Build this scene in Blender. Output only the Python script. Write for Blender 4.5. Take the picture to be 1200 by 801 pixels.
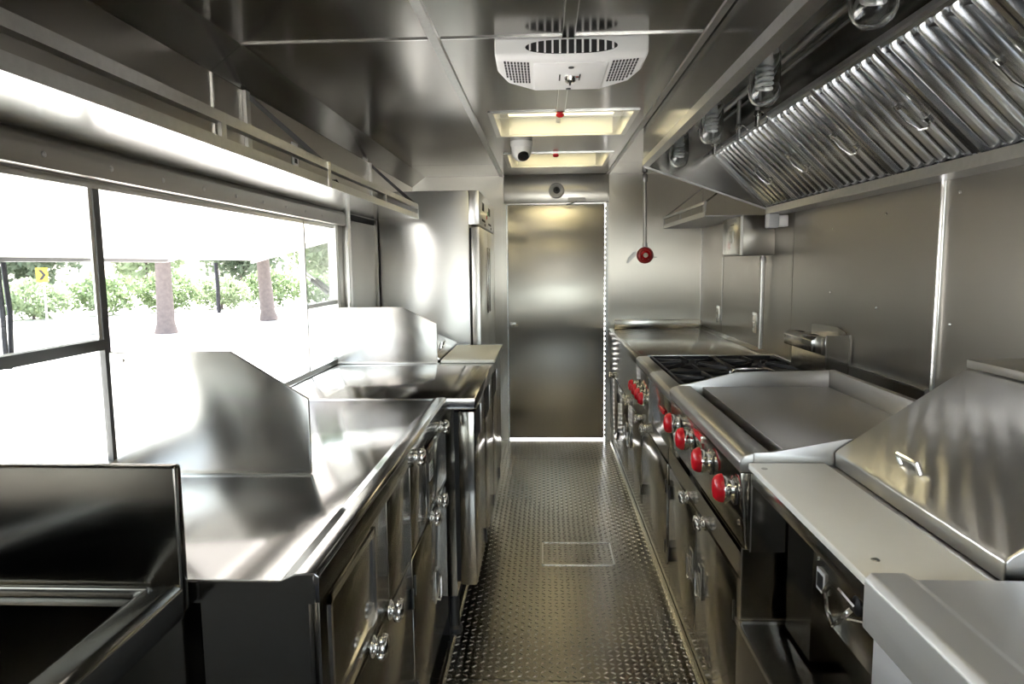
import bpy, bmesh, math, random
from mathutils import Vector, Matrix

random.seed(7)
PI = math.pi
for o in list(bpy.data.objects):
    bpy.data.objects.remove(o)
SC = bpy.context.scene
COL = SC.collection

# ------------------------------------------------------------------ camera
cam_d = bpy.data.cameras.new('camera')
cam = bpy.data.objects.new('camera', cam_d)
COL.objects.link(cam)
cam_d.sensor_fit = 'HORIZONTAL'
cam_d.sensor_width = 36.0
cam_d.lens = 36.0 * 800.0 / 1200.0
cam_d.clip_start = 0.02
cam_d.clip_end = 400
YAW, PITCH, ROLL = 0.0484045, 0.1133576, 0.011
m = Matrix.Rotation(YAW, 4, 'Z') @ Matrix.Rotation(PI / 2 - PITCH, 4, 'X') @ Matrix.Rotation(-ROLL, 4, 'Z')
cam.matrix_world = Matrix.Translation((0, 0, 1.37)) @ m
SC.camera = cam

# ------------------------------------------------------------------ world, sun, exposure
w = bpy.data.worlds.new('world')
SC.world = w
w.use_nodes = True
wn = w.node_tree
wn.nodes.clear()
sky = wn.nodes.new('ShaderNodeTexSky')
sky.sky_type = 'NISHITA'
sky.sun_disc = False
sky.sun_elevation = math.radians(58)
sky.sun_rotation = math.radians(-30)
sky.air_density = 1.0
sky.dust_density = 2.5
bg = wn.nodes.new('ShaderNodeBackground')
bg.inputs['Strength'].default_value = 0.42
wo = wn.nodes.new('ShaderNodeOutputWorld')
hs_ = wn.nodes.new('ShaderNodeHueSaturation')
hs_.inputs['Saturation'].default_value = 0.45
wn.links.new(sky.outputs[0], hs_.inputs['Color'])
wn.links.new(hs_.outputs[0], bg.inputs[0])
wn.links.new(bg.outputs[0], wo.inputs[0])

sun_d = bpy.data.lights.new('sun', 'SUN')
sun_d.energy = 8.0
sun_d.angle = math.radians(0.6)
sun_d.color = (1.0, 0.95, 0.88)
sun = bpy.data.objects.new('sun', sun_d)
COL.objects.link(sun)
sun.location = (-10, 18, 30)
sun.rotation_euler = Vector((0.30, -0.45, -0.85)).to_track_quat('-Z', 'Y').to_euler()

SC.view_settings.view_transform = 'Standard'
SC.view_settings.look = 'None'
SC.view_settings.gamma = 1.0
SC.view_settings.use_curve_mapping = False
SC.view_settings.exposure = 2.1
SC.cycles.use_denoising = True
SC.cycles.max_bounces = 14
SC.cycles.glossy_bounces = 10
SC.cycles.diffuse_bounces = 5
SC.cycles.transparent_max_bounces = 16
SC.cycles.sample_clamp_indirect = 6.0

# ------------------------------------------------------------------ materials
MATS = {}


def new_mat(name):
    mt = bpy.data.materials.new(name)
    mt.use_nodes = True
    MATS[name] = mt
    nt = mt.node_tree
    return mt, nt, nt.nodes['Principled BSDF']


def plain(name, col, rough=0.5, metal=0.0, noise=0.0, nscale=20.0, spec=None, bump=0.0):
    mt, nt, b = new_mat(name)
    b.inputs['Base Color'].default_value = (*col, 1)
    b.inputs['Roughness'].default_value = rough
    b.inputs['Metallic'].default_value = metal
    if spec is not None:
        b.inputs['Specular IOR Level'].default_value = spec
    if noise or bump:
        tc = nt.nodes.new('ShaderNodeTexCoord')
        n = nt.nodes.new('ShaderNodeTexNoise')
        n.inputs['Scale'].default_value = nscale
        n.inputs['Detail'].default_value = 5
        nt.links.new(tc.outputs['Object'], n.inputs['Vector'])
    if noise:
        mr = nt.nodes.new('ShaderNodeMixRGB')
        mr.inputs[1].default_value = (*[c * (1 - noise) for c in col], 1)
        mr.inputs[2].default_value = (*[min(1, c * (1 + noise)) for c in col], 1)
        nt.links.new(n.outputs['Fac'], mr.inputs[0])
        nt.links.new(mr.outputs[0], b.inputs['Base Color'])
    if bump:
        bp = nt.nodes.new('ShaderNodeBump')
        bp.inputs['Strength'].default_value = bump
        bp.inputs['Distance'].default_value = 0.01
        nt.links.new(n.outputs['Fac'], bp.inputs['Height'])
        nt.links.new(bp.outputs[0], b.inputs['Normal'])
    return mt


def steel(name, col=(0.60, 0.585, 0.55), rough=0.24, brush=(4, 4, 260), wavy=0.0, aniso=0.0, spread=(1, 0, 0), wscale=1.6, rvar=0.02):
    """brushed stainless sheet: fine streaks in roughness and colour, slow oil-canning in the normal"""
    mt, nt, b = new_mat(name)
    L = nt.links
    b.inputs['Metallic'].default_value = 1.0
    tc = nt.nodes.new('ShaderNodeTexCoord')
    mp = nt.nodes.new('ShaderNodeMapping')
    mp.inputs['Scale'].default_value = brush
    L.new(tc.outputs['Object'], mp.inputs['Vector'])
    n = nt.nodes.new('ShaderNodeTexNoise')
    n.inputs['Scale'].default_value = 1.0
    n.inputs['Detail'].default_value = 3
    L.new(mp.outputs[0], n.inputs['Vector'])
    r = nt.nodes.new('ShaderNodeMapRange')
    r.inputs['To Min'].default_value = max(0.03, rough - rvar)
    r.inputs['To Max'].default_value = rough + rvar
    L.new(n.outputs['Fac'], r.inputs['Value'])
    L.new(r.outputs[0], b.inputs['Roughness'])
    mx = nt.nodes.new('ShaderNodeMixRGB')
    mx.inputs[1].default_value = (*[c * 0.98 for c in col], 1)
    mx.inputs[2].default_value = (*[min(1, c * 1.02) for c in col], 1)
    L.new(n.outputs['Fac'], mx.inputs[0])
    L.new(mx.outputs[0], b.inputs['Base Color'])
    if wavy:
        n2 = nt.nodes.new('ShaderNodeTexNoise')
        n2.inputs['Scale'].default_value = wscale
        n2.inputs['Detail'].default_value = 1
        L.new(tc.outputs['Object'], n2.inputs['Vector'])
        b2 = nt.nodes.new('ShaderNodeBump')
        b2.inputs['Strength'].default_value = 1.0
        b2.inputs['Distance'].default_value = wavy
        L.new(n2.outputs['Fac'], b2.inputs['Height'])
        L.new(b2.outputs[0], b.inputs['Normal'])
    if aniso:
        b.inputs['Anisotropic'].default_value = aniso
        cv_ = nt.nodes.new('ShaderNodeCombineXYZ')
        for i_ in range(3):
            cv_.inputs[i_].default_value = spread[i_]
        L.new(cv_.outputs[0], b.inputs['Tangent'])
    return mt


def glass(name, tint=(0.96, 0.98, 0.97), rough=0.01, ior=1.45):
    mt, nt, b = new_mat(name)
    nt.nodes.remove(b)
    out = [x for x in nt.nodes if x.type == 'OUTPUT_MATERIAL'][0]
    t = nt.nodes.new('ShaderNodeBsdfTransparent')
    t.inputs[0].default_value = (*tint, 1)
    g = nt.nodes.new('ShaderNodeBsdfGlossy')
    g.inputs['Roughness'].default_value = rough
    lw = nt.nodes.new('ShaderNodeLayerWeight')
    lw.inputs[0].default_value = 0.5
    pw_ = nt.nodes.new('ShaderNodeMath')
    pw_.operation = 'POWER'
    pw_.inputs[1].default_value = 4.0
    nt.links.new(lw.outputs['Facing'], pw_.inputs[0])
    f = nt.nodes.new('ShaderNodeMath')
    f.operation = 'MULTIPLY_ADD'
    r0 = ((ior - 1) / (ior + 1)) ** 2
    f.inputs[1].default_value = 0.9 - r0
    f.inputs[2].default_value = r0
    nt.links.new(pw_.outputs[0], f.inputs[0])
    mx = nt.nodes.new('ShaderNodeMixShader')
    nt.links.new(f.outputs[0], mx.inputs[0])
    nt.links.new(t.outputs[0], mx.inputs[1])
    nt.links.new(g.outputs[0], mx.inputs[2])
    nt.links.new(mx.outputs[0], out.inputs[0])
    return mt


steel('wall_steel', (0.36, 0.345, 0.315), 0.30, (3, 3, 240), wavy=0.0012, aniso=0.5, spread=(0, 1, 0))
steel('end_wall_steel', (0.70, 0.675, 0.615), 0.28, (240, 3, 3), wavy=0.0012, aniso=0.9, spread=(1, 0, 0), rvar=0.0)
steel('ceiling_steel', (0.30, 0.29, 0.27), 0.18, (3, 200, 3), wavy=0.002)
steel('counter_steel', (0.40, 0.395, 0.39), 0.13, (220, 3, 3), wavy=0.0005)
steel('panel_steel', (0.60, 0.59, 0.565), 0.19, (3, 3, 240), wavy=0.0008)
steel('divider_steel', (0.62, 0.615, 0.60), 0.26, (240, 3, 3), wavy=0.0004, aniso=0.8, spread=(0, 0, 1))
steel('cabinet_steel', (0.37, 0.355, 0.32), 0.14, (3, 3, 240), wavy=0.0008)
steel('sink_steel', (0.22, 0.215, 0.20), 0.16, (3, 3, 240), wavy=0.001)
steel('fridge_steel', (0.84, 0.84, 0.83), 0.30, (3, 3, 200), wavy=0.0003, rvar=0.0)
steel('satin_steel', (0.78, 0.79, 0.81), 0.55, (3, 3, 200))
steel('bright_steel', (0.72, 0.72, 0.70), 0.22, (4, 4, 120))
steel('filter_steel', (0.60, 0.61, 0.62), 0.24, (40, 40, 40))
steel('griddle_steel', (0.54, 0.53, 0.52), 0.36, (180, 4, 4))
steel('floor_steel', (0.42, 0.405, 0.37), 0.22, (60, 60, 60), wavy=0.0005)
plain('lug_steel', (0.80, 0.79, 0.75), 0.16, 1.0)
plain('chrome', (0.86, 0.86, 0.85), 0.06, 1.0)
plain('galvanized', (0.56, 0.56, 0.55), 0.33, 1.0, noise=0.12, nscale=60)
plain('edge_strip', (0.83, 0.83, 0.82), 0.22, 1.0)
plain('dark_frame', (0.10, 0.10, 0.10), 0.40, 0.6)
plain('gasket_black', (0.012, 0.012, 0.012), 0.55)
plain('cavity_black', (0.02, 0.02, 0.02), 0.7)
plain('darkening_floor', (0.03, 0.03, 0.03), 0.6, noise=0.2)
plain('cast_iron', (0.030, 0.030, 0.033), 0.45, 0.3, noise=0.3, nscale=90, bump=0.15)
plain('white_plastic', (0.92, 0.92, 0.91), 0.38)
plain('white_board', (0.90, 0.90, 0.88), 0.45, noise=0.02, nscale=30)
plain('cream_board', (0.74, 0.74, 0.66), 0.40)
plain('grey_plastic', (0.55, 0.56, 0.57), 0.45)
plain('red_plastic', (0.62, 0.012, 0.022), 0.22)
plain('red_enamel', (0.50, 0.02, 0.025), 0.3)
plain('strap_webbing', (0.02, 0.022, 0.03), 0.8)
plain('white_paint', (0.50, 0.50, 0.50), 0.35)
plain('bulb_white', (0.85, 0.85, 0.83), 0.35)
plain('strut_grey', (0.16, 0.16, 0.17), 0.5)
plain('sticker_white', (0.80, 0.81, 0.80), 0.5)
plain('pavement', (0.50, 0.48, 0.45), 0.85, noise=0.10, nscale=0.8)
plain('bark', (0.13, 0.105, 0.095), 0.9, noise=0.35, nscale=9, bump=0.8)
plain('sign_yellow', (0.85, 0.50, 0.03), 0.5)
plain('sign_black', (0.02, 0.02, 0.02), 0.5)
plain('rock', (0.34, 0.32, 0.30), 0.9, noise=0.2, nscale=4)
plain('display_green', (0.05, 0.35, 0.12), 0.3)
glass('pane_glass')
mt_, nt_, b_ = new_mat('globe_glass')
b_.inputs['Base Color'].default_value = (0.95, 0.97, 0.97, 1)
b_.inputs['Roughness'].default_value = 0.0
b_.inputs['IOR'].default_value = 1.47
b_.inputs['Transmission Weight'].default_value = 1.0


def foliage(name, c1, c2):
    mt, nt, b = new_mat(name)
    b.inputs['Roughness'].default_value = 0.55
    tc = nt.nodes.new('ShaderNodeTexCoord')
    n = nt.nodes.new('ShaderNodeTexNoise')
    n.inputs['Scale'].default_value = 2.4
    n.inputs['Detail'].default_value = 6
    mx = nt.nodes.new('ShaderNodeMixRGB')
    mx.inputs[1].default_value = (*c1, 1)
    mx.inputs[2].default_value = (*c2, 1)
    nt.links.new(tc.outputs['Object'], n.inputs['Vector'])
    nt.links.new(n.outputs['Fac'], mx.inputs[0])
    nt.links.new(mx.outputs[0], b.inputs['Base Color'])
    tr = nt.nodes.new('ShaderNodeBsdfTranslucent')
    nt.links.new(mx.outputs[0], tr.inputs[0])
    ms = nt.nodes.new('ShaderNodeMixShader')
    ms.inputs[0].default_value = 0.4
    out = [x for x in nt.nodes if x.type == 'OUTPUT_MATERIAL'][0]
    nt.links.new(b.outputs[0], ms.inputs[1])
    nt.links.new(tr.outputs[0], ms.inputs[2])
    nt.links.new(ms.outputs[0], out.inputs[0])


foliage('leaf_hedge', (0.08, 0.13, 0.06), (0.24, 0.31, 0.15))
foliage('leaf_tree', (0.07, 0.10, 0.06), (0.16, 0.20, 0.13))
foliage('leaf_pale', (0.14, 0.20, 0.11), (0.34, 0.40, 0.24))


def translucent(name, col):
    mt, nt, b = new_mat(name)
    b.inputs['Base Color'].default_value = (*col, 1)
    b.inputs['Roughness'].default_value = 0.4
    tr = nt.nodes.new('ShaderNodeBsdfTranslucent')
    tr.inputs[0].default_value = (*col, 1)
    ms = nt.nodes.new('ShaderNodeMixShader')
    ms.inputs[0].default_value = 0.5
    out = [x for x in nt.nodes if x.type == 'OUTPUT_MATERIAL'][0]
    nt.links.new(b.outputs[0], ms.inputs[1])
    nt.links.new(tr.outputs[0], ms.inputs[2])
    nt.links.new(ms.outputs[0], out.inputs[0])


translucent('hatch_lid_cream', (0.84, 0.79, 0.62))


def swirl_steel():
    mt = steel('lid_steel', (0.64, 0.635, 0.62), 0.30, (3, 90, 90))
    nt = mt.node_tree
    b = nt.nodes['Principled BSDF']
    tc = nt.nodes.new('ShaderNodeTexCoord')
    mp = nt.nodes.new('ShaderNodeMapping')
    mp.inputs['Rotation'].default_value = (0, 0, math.radians(28))
    wv = nt.nodes.new('ShaderNodeTexWave')
    wv.inputs['Scale'].default_value = 9.0
    wv.inputs['Distortion'].default_value = 2.0
    wv.inputs['Detail'].default_value = 1.0
    nt.links.new(tc.outputs['Object'], mp.inputs['Vector'])
    nt.links.new(mp.outputs[0], wv.inputs['Vector'])
    bp = nt.nodes.new('ShaderNodeBump')
    bp.inputs['Strength'].default_value = 0.4
    bp.inputs['Distance'].default_value = 0.0022
    nt.links.new(wv.outputs['Fac'], bp.inputs['Height'])
    nt.links.new(bp.outputs[0], b.inputs['Normal'])


swirl_steel()

# ------------------------------------------------------------------ mesh building
BASE = {}      # object name -> world position of the thing's base


class MB:
    def __init__(s):
        s.v = []
        s.f = []
        s.sm = {}
        s.allsmooth = False

    def add(s, vs, fs, smooth=False):
        if smooth:
            for i in range(len(s.f), len(s.f) + len(fs)):
                s.sm[i] = True
        k = len(s.v)
        s.v += [Vector(p) for p in vs]
        s.f += [[k + i for i in f] for f in fs]
        return s

    def box(s, x0, x1, y0, y1, z0, z1):
        return s.add([(x0, y0, z0), (x1, y0, z0), (x1, y1, z0), (x0, y1, z0),
                      (x0, y0, z1), (x1, y0, z1), (x1, y1, z1), (x0, y1, z1)],
                     [(3, 2, 1, 0), (4, 5, 6, 7), (0, 1, 5, 4), (1, 2, 6, 5), (2, 3, 7, 6), (3, 0, 4, 7)])

    def prism(s, poly, axis, a, b):
        """poly = 2-d points; axis x: (y,z), axis y: (x,z), axis z: (x,y)"""
        def P(p, t):
            return {'x': (t, p[0], p[1]), 'y': (p[0], t, p[1]), 'z': (p[0], p[1], t)}[axis]
        n = len(poly)
        vs = [P(p, a) for p in poly] + [P(p, b) for p in poly]
        fs = [tuple(range(n)), tuple(reversed(range(n, 2 * n)))]
        fs += [(i, n + i, n + (i + 1) % n, (i + 1) % n) for i in range(n)]
        return s.add(vs, fs)

    def tube(s, path, r, n=10, closed=False):
        pts = [Vector(p) for p in path]
        N = len(pts)
        rings = []
        up = None
        for i, p in enumerate(pts):
            if closed:
                d = pts[(i + 1) % N] - pts[i - 1]
            else:
                d = pts[min(i + 1, N - 1)] - pts[max(i - 1, 0)]
            d.normalize()
            if up is None:
                up = Vector((0, 0, 1)) if abs(d.z) < 0.9 else Vector((1, 0, 0))
            u = d.cross(up)
            if u.length < 1e-5:
                u = d.cross(Vector((1, 0, 0)))
            u.normalize()
            v = u.cross(d)
            v.normalize()
            up = v
            rr = r[i] if isinstance(r, (list, tuple)) else r
            rings.append([p + u * rr * math.cos(2 * PI * k / n) + v * rr * math.sin(2 * PI * k / n) for k in range(n)])
        vs = [q for ring in rings for q in ring]
        fs = []
        M = N if closed else N - 1
        for i in range(M):
            j = (i + 1) % N
            for k in range(n):
                k2 = (k + 1) % n
                fs.append((i * n + k, i * n + k2, j * n + k2, j * n + k))
        if not closed:
            fs.append(tuple(reversed(range(n))))
            fs.append(tuple((N - 1) * n + k for k in range(n)))
        return s.add(vs, fs, True)

    def lathe(s, prof, c, axis='z', n=20):
        """prof = [(radius, offset along axis)]"""
        c = Vector(c)
        ax = {'z': (Vector((1, 0, 0)), Vector((0, 1, 0)), Vector((0, 0, 1))),
              'x': (Vector((0, 1, 0)), Vector((0, 0, 1)), Vector((1, 0, 0))),
              'y': (Vector((0, 0, 1)), Vector((1, 0, 0)), Vector((0, 1, 0)))}[axis]
        vs, fs = [], []
        for r, h in prof:
            r = max(r, 0.00005)
            vs += [c + ax[2] * h + ax[0] * r * math.cos(2 * PI * k / n) + ax[1] * r * math.sin(2 * PI * k / n) for k in range(n)]
        for i in range(len(prof) - 1):
            for k in range(n):
                k2 = (k + 1) % n
                fs.append((i * n + k, i * n + k2, (i + 1) * n + k2, (i + 1) * n + k))
        if prof[0][0] > 0.001:
            fs.append(tuple(reversed(range(n))))
        if prof[-1][0] > 0.001:
            fs.append(tuple((len(prof) - 1) * n + k for k in range(n)))
        return s.add(vs, fs, True)

    def xform(s, M):
        s.v = [M @ p for p in s.v]
        return s

    def build(s, name, mat, parent=None, bevel=0.0, seg=2, origin=None):
        if parent is not None:
            base = BASE[parent.name]
        elif origin is not None:
            base = Vector(origin)
        else:
            xs = [p.x for p in s.v]
            ys = [p.y for p in s.v]
            zs = [p.z for p in s.v]
            base = Vector(((min(xs) + max(xs)) / 2, (min(ys) + max(ys)) / 2, min(zs)))
        me = bpy.data.meshes.new(name)
        me.from_pydata([tuple(p - base) for p in s.v], [], s.f)
        bm = bmesh.new()
        bm.from_mesh(me)
        bm.faces.ensure_lookup_table()
        for i, f in enumerate(bm.faces):
            f.smooth = s.allsmooth or i in s.sm
        bmesh.ops.recalc_face_normals(bm, faces=bm.faces)
        if bevel:
            bm.edges.ensure_lookup_table()
            es = [e for e in bm.edges if len(e.link_faces) == 2 and e.calc_face_angle(0) > 0.4]
            rb = bmesh.ops.bevel(bm, geom=es, offset=bevel, offset_type='OFFSET', segments=seg, profile=0.5, affect='EDGES', clamp_overlap=True)
            for f in rb['faces']:
                f.smooth = True
        bm.to_mesh(me)
        bm.free()
        me.set_sharp_from_angle(angle=math.radians(38))
        me.materials.append(MATS[mat])
        o = bpy.data.objects.new(name, me)
        COL.objects.link(o)
        if parent is not None:
            o.parent = parent
        else:
            o.location = base
        BASE[o.name] = base
        return o


def tag(o, label=None, cat=None, group=None, kind=None):
    if label:
        o['label'] = label
    if cat:
        o['category'] = cat
    if group:
        o['group'] = group
    if kind:
        o['kind'] = kind
    return o


def thing(name, label, cat, loc, group=None):
    o = bpy.data.objects.new(name, None)
    o.empty_display_size = 0.05
    COL.objects.link(o)
    o.location = loc
    BASE[o.name] = Vector(loc)
    return tag(o, label, cat, group)


def copy_tree(o, parent=None, delta=None, label=None):
    c = o.copy()
    COL.objects.link(c)
    if parent is not None:
        c.parent = parent
        BASE[c.name] = BASE[parent.name]
    else:
        c.location = o.location + Vector(delta)
        BASE[c.name] = Vector(c.location)
        if label:
            c['label'] = label
    for ch in list(o.children):
        copy_tree(ch, c)
    return c


def bx(name, mat, parent, x0, x1, y0, y1, z0, z1, bevel=0.0, seg=2):
    return MB().box(x0, x1, y0, y1, z0, z1).build(name, mat, parent, bevel, seg)


def plate_with_holes(x0, x1, y0, y1, z0, z1, holes):
    """flat slab with rectangular holes, clean border faces"""
    xs = sorted({x0, x1, *[h[0] for h in holes], *[h[1] for h in holes]})
    ys = sorted({y0, y1, *[h[2] for h in holes], *[h[3] for h in holes]})
    xs = [x for x in xs if x0 <= x <= x1]
    ys = [y for y in ys if y0 <= y <= y1]
    mb = MB()
    def solid(i, j):
        if i < 0 or j < 0 or i >= len(xs) - 1 or j >= len(ys) - 1:
            return False
        cx, cy = (xs[i] + xs[i + 1]) / 2, (ys[j] + ys[j + 1]) / 2
        return not any(h[0] < cx < h[1] and h[2] < cy < h[3] for h in holes)
    for i in range(len(xs) - 1):
        for j in range(len(ys) - 1):
            if not solid(i, j):
                continue
            a, b, c, d = xs[i], xs[i + 1], ys[j], ys[j + 1]
            mb.add([(a, c, z0), (b, c, z0), (b, d, z0), (a, d, z0)], [(3, 2, 1, 0)])
            mb.add([(a, c, z1), (b, c, z1), (b, d, z1), (a, d, z1)], [(0, 1, 2, 3)])
            if not solid(i - 1, j):
                mb.add([(a, c, z0), (a, d, z0), (a, d, z1), (a, c, z1)], [(0, 1, 2, 3)])
            if not solid(i + 1, j):
                mb.add([(b, c, z0), (b, d, z0), (b, d, z1), (b, c, z1)], [(3, 2, 1, 0)])
            if not solid(i, j - 1):
                mb.add([(a, c, z0), (b, c, z0), (b, c, z1), (a, c, z1)], [(3, 2, 1, 0)])
            if not solid(i, j + 1):
                mb.add([(a, d, z0), (b, d, z0), (b, d, z1), (a, d, z1)], [(0, 1, 2, 3)])
    return mb


def struct(name, mb, mat, bevel=0.0, label=None):
    o = mb.build(name, mat, None, bevel)
    return tag(o, label, None, None, 'structure')


# ================================================================== THE SETTING
XL, XR, YB, YF, ZC = -1.0, 1.19, 5.24, -2.10, 2.03

# ---- floor
floor = struct('floor', MB().box(XL - .05, XR + .05, YF - .05, YB + .06, -.06, -.005), 'darkening_floor', label='diamond plate steel floor of the aisle')  # bare black slab behind the camera is added to keep steel reflections dark
for a, b in ((.55, 2.118), (2.124, 4.716), (4.722, 5.235)):
    bx('floor_plate', 'floor_steel', floor, -.62, .75, a, b, -.005, 0.0)
# raised lugs of the diamond plate
mb = MB()
P = 0.0262
vs, fs = [], []
nx = int(0.90 / P)
ny = int(4.4 / P)
for i in range(nx):
    for j in range(ny):
        cx = -.365 + (i + .5) * P
        cy = .82 + (j + .5) * P
        if cy > 5.22:
            continue
        ang = math.radians(38) if (i + j) % 2 == 0 else math.radians(-38 + 180)
        ca, sa = math.cos(ang), math.sin(ang)
        k = len(vs)
        for (u, v_, z) in ((-.0115, 0, 0), (-.004, -.0038, 0), (.004, -.0038, 0), (.0115, 0, 0), (.004, .0038, 0), (-.004, .0038, 0), (-.006, 0, .0022), (.006, 0, .0022)):
            vs.append((cx + u * ca - v_ * sa, cy + u * sa + v_ * ca, z + .0002))
        fs += [(k, k + 1, k + 6), (k + 1, k + 2, k + 7, k + 6), (k + 2, k + 3, k + 7), (k + 3, k + 4, k + 7), (k + 4, k + 5, k + 6, k + 7), (k + 5, k, k + 6)]
mb.v = [Vector(p) for p in vs]
mb.f = fs
lug = mb.build('tread_lugs', 'lug_steel', floor)
lug['kind'] = 'stuff'
ac = MB()
for a in ((-.0, .335, 2.995, 3.003), (-.0, .335, 3.247, 3.255), (-.0, .008, 2.995, 3.255), (.327, .335, 2.995, 3.255)):
    ac.box(a[0] - .02, a[1] - .02, a[2], a[3], 0, .003)
ac.build('access_cover_rim', 'bright_steel', floor)
for x in (-.345, .505):
    MB().prism([(x - .012, 0), (x + .012, 0), (x + .004, .012), (x - .004, .012)], 'y', .97 if x < 0 else 1.65, 5.2).build('edge_angle', 'bright_steel', floor)

# ---- ceiling with two roof hatch openings and one added fill light opening
HX0, HX1 = -.232, .405
H1, H2, H3 = (3.075, 3.63), (4.20, 4.77), (.30, .87)
holes = [(HX0, HX1, *H1), (HX0, HX1, *H2), (HX0, HX1, *H3)]
ceil = struct('ceiling', plate_with_holes(XL - .05, XR + .05, YF - .05, YB + .06, ZC + .006, ZC + .06, holes), 'ceiling_steel', label='dark polished stainless sheet ceiling')
for x0, x1 in ((-.90, -.322), (-.318, .468), (.472, 1.19)):
    for y0, y1 in ((YF, 2.075), (2.081, 4.62), (4.624, YB)):
        hs = [h for h in [(max(h[0], x0), min(h[1], x1), max(h[2], y0), min(h[3], y1)) for h in holes] if h[0] < h[1] and h[2] < h[3]]
        plate_with_holes(x0, x1, y0, y1, ZC, ZC + .006, hs).build('ceiling_panel', 'ceiling_steel', ceil)
t = struct('trim_1', MB().prism([(-.337, ZC), (-.303, ZC), (-.307, ZC - .007), (-.333, ZC - .007)], 'y', YF, YB), 'galvanized', label='long flat ceiling strip left of the white air conditioner')
t = struct('trim_2', MB().prism([(.462, ZC), (.486, ZC), (.484, ZC - .006), (.464, ZC - .006)], 'y', YF, YB), 'galvanized', label='long flat ceiling strip along the hood')
t = struct('trim_3', MB().box(-.30, .46, 2.074, 2.082, ZC - .004, ZC), 'edge_strip', label='thin cross seam strip at the near side of the air conditioner')
t = struct('trim_4', MB().box(-.90, -.34, 2.074, 2.082, ZC - .004, ZC), 'edge_strip', label='thin cross seam strip on the ceiling above the shelf')

# ---- left wall
WY0, WY1, WZ0, WZ1 = 1.06, 3.30, .905, 1.585
wl = MB()
wl.box(XL - .05, XL, YF, YB, 0, WZ0).box(XL - .05, XL, YF, YB, WZ1, ZC)
wl.box(XL - .05, XL, YF, WY0, WZ0, WZ1).box(XL - .05, XL, WY1, YB, WZ0, WZ1)
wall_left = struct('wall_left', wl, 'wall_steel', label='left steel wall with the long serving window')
for a, b in ((YF, 2.083), (2.087, YB)):
    MB().prism([(XL, 1.955), (XL, ZC), (-.90, ZC)], 'y', a, b).build('cove_panel', 'ceiling_steel', wall_left)
for a, b in ((YF, 2.083), (2.087, YB)):
    bx('upper_panel', 'wall_steel', wall_left, XL, XL + .003, a, b, 1.655, 1.953)
bx('joint_strip', 'edge_strip', wall_left, XL + .003, XL + .007, 2.080, 2.090, 1.655, 1.953)
MB().prism([(XL, 1.567), (XL + .025, 1.567), (XL + .025, 1.618), (XL + .012, 1.634), (XL, 1.634)], 'y', YF, 3.36).build('header_beam', 'wall_steel', wall_left, .002)
for k in range(12):
    y = .9 + k * .21
    MB().lathe([(.0065, 0), (.006, .002), (.003, .004)], (XL + .025, y, 1.593), 'x', 8).build('rivet', 'galvanized', wall_left)
bx('corner_post', 'edge_strip', wall_left, XL, XL + .03, 3.375, 3.435, .91, 1.66, .004)
bx('end_panel', 'wall_steel', wall_left, XL, XL + .006, 3.44, 4.00, .91, 1.60)
bx('dark_groove', 'cavity_black', wall_left, XL, XL + .008, 3.435, 4.02, 1.603, 1.632)
bx('end_trim', 'wall_steel', wall_left, XL, XL + .02, 4.0, 4.022, .91, 1.63)
bx('sill', 'bright_steel', wall_left, XL - .05, XL + .012, WY0, WY1, .897, .908, .002)

# ---- right wall
SY0, SY1, SZT = -1.90, -.70, 1.90      # unseen side opening behind the camera, added to let in more light
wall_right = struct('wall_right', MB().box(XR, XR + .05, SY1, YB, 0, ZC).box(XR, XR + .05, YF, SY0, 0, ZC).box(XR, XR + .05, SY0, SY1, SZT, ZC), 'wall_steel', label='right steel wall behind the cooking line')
for a, b in ((SY1, 2.112), (2.120, 3.34), (3.344, 4.63), (4.634, YB)):
    bx('wall_panel', 'wall_steel', wall_right, XR - .004, XR, a, b, .02, ZC - .02)
MB().tube([(XR - .006, 2.116, .95), (XR - .006, 2.116, 1.60)], .011, 10).build('joint_strip', 'edge_strip', wall_right)
bx('joint_strip', 'galvanized', wall_right, XR - .007, XR - .004, 4.62, 4.645, .98, 1.40)
for y, z in ((2.04, 1.56), (2.05, 1.18), (2.46, 1.53), (2.5, 1.2), (2.9, 1.24), (2.9, 1.5), (1.6, 1.3)):
    MB().lathe([(.006, 0), (.005, -.003), (.002, -.004)], (XR - .004, y, z), 'x', 8).build('rivet', 'edge_strip', wall_right)

# ---- back wall and door
DX0, DX1, DZ1 = -.280, .465, 1.816
wb = MB()
wb.box(XL - .05, DX0, YB, YB + .05, 0, ZC).box(DX1, XR + .05, YB, YB + .05, 0, ZC).box(DX0, DX1, YB, YB + .05, DZ1, ZC)
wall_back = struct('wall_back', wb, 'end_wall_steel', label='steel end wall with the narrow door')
MB().box(-.302, .482, YB - .035, YB, 1.822, ZC - .002).build('transom_box', 'end_wall_steel', wall_back, .006)
bx('wall_panel', 'end_wall_steel', wall_back, .50, XR - .006, YB - .004, YB, .02, ZC - .01)
bx('wall_panel', 'end_wall_steel', wall_back, XL, -.32, YB - .004, YB, .02, ZC - .01)
bx('corner_strip', 'edge_strip', wall_back, XR - .014, XR - .004, YB - .012, YB - .004, .94, ZC - .02)
bx('door_jamb', 'edge_strip', wall_back, DX0 - .008, DX0 + .003, YB - .006, YB, .0, DZ1)
bx('door_jamb', 'edge_strip', wall_back, DX0, DX1, YB - .006, YB, DZ1 - .003, DZ1 + .008)
bx('door_jamb', 'galvanized', wall_back, DX1 + .002, DX1 + .016, YB - .006, YB, .0, DZ1)
door = struct('door_1', MB().box(DX0 + .001, DX1 - .010, YB + .006, YB + .04, .012, DZ1 - .001), 'end_wall_steel', .003, label='narrow stainless steel end door')
hg = MB()
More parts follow.
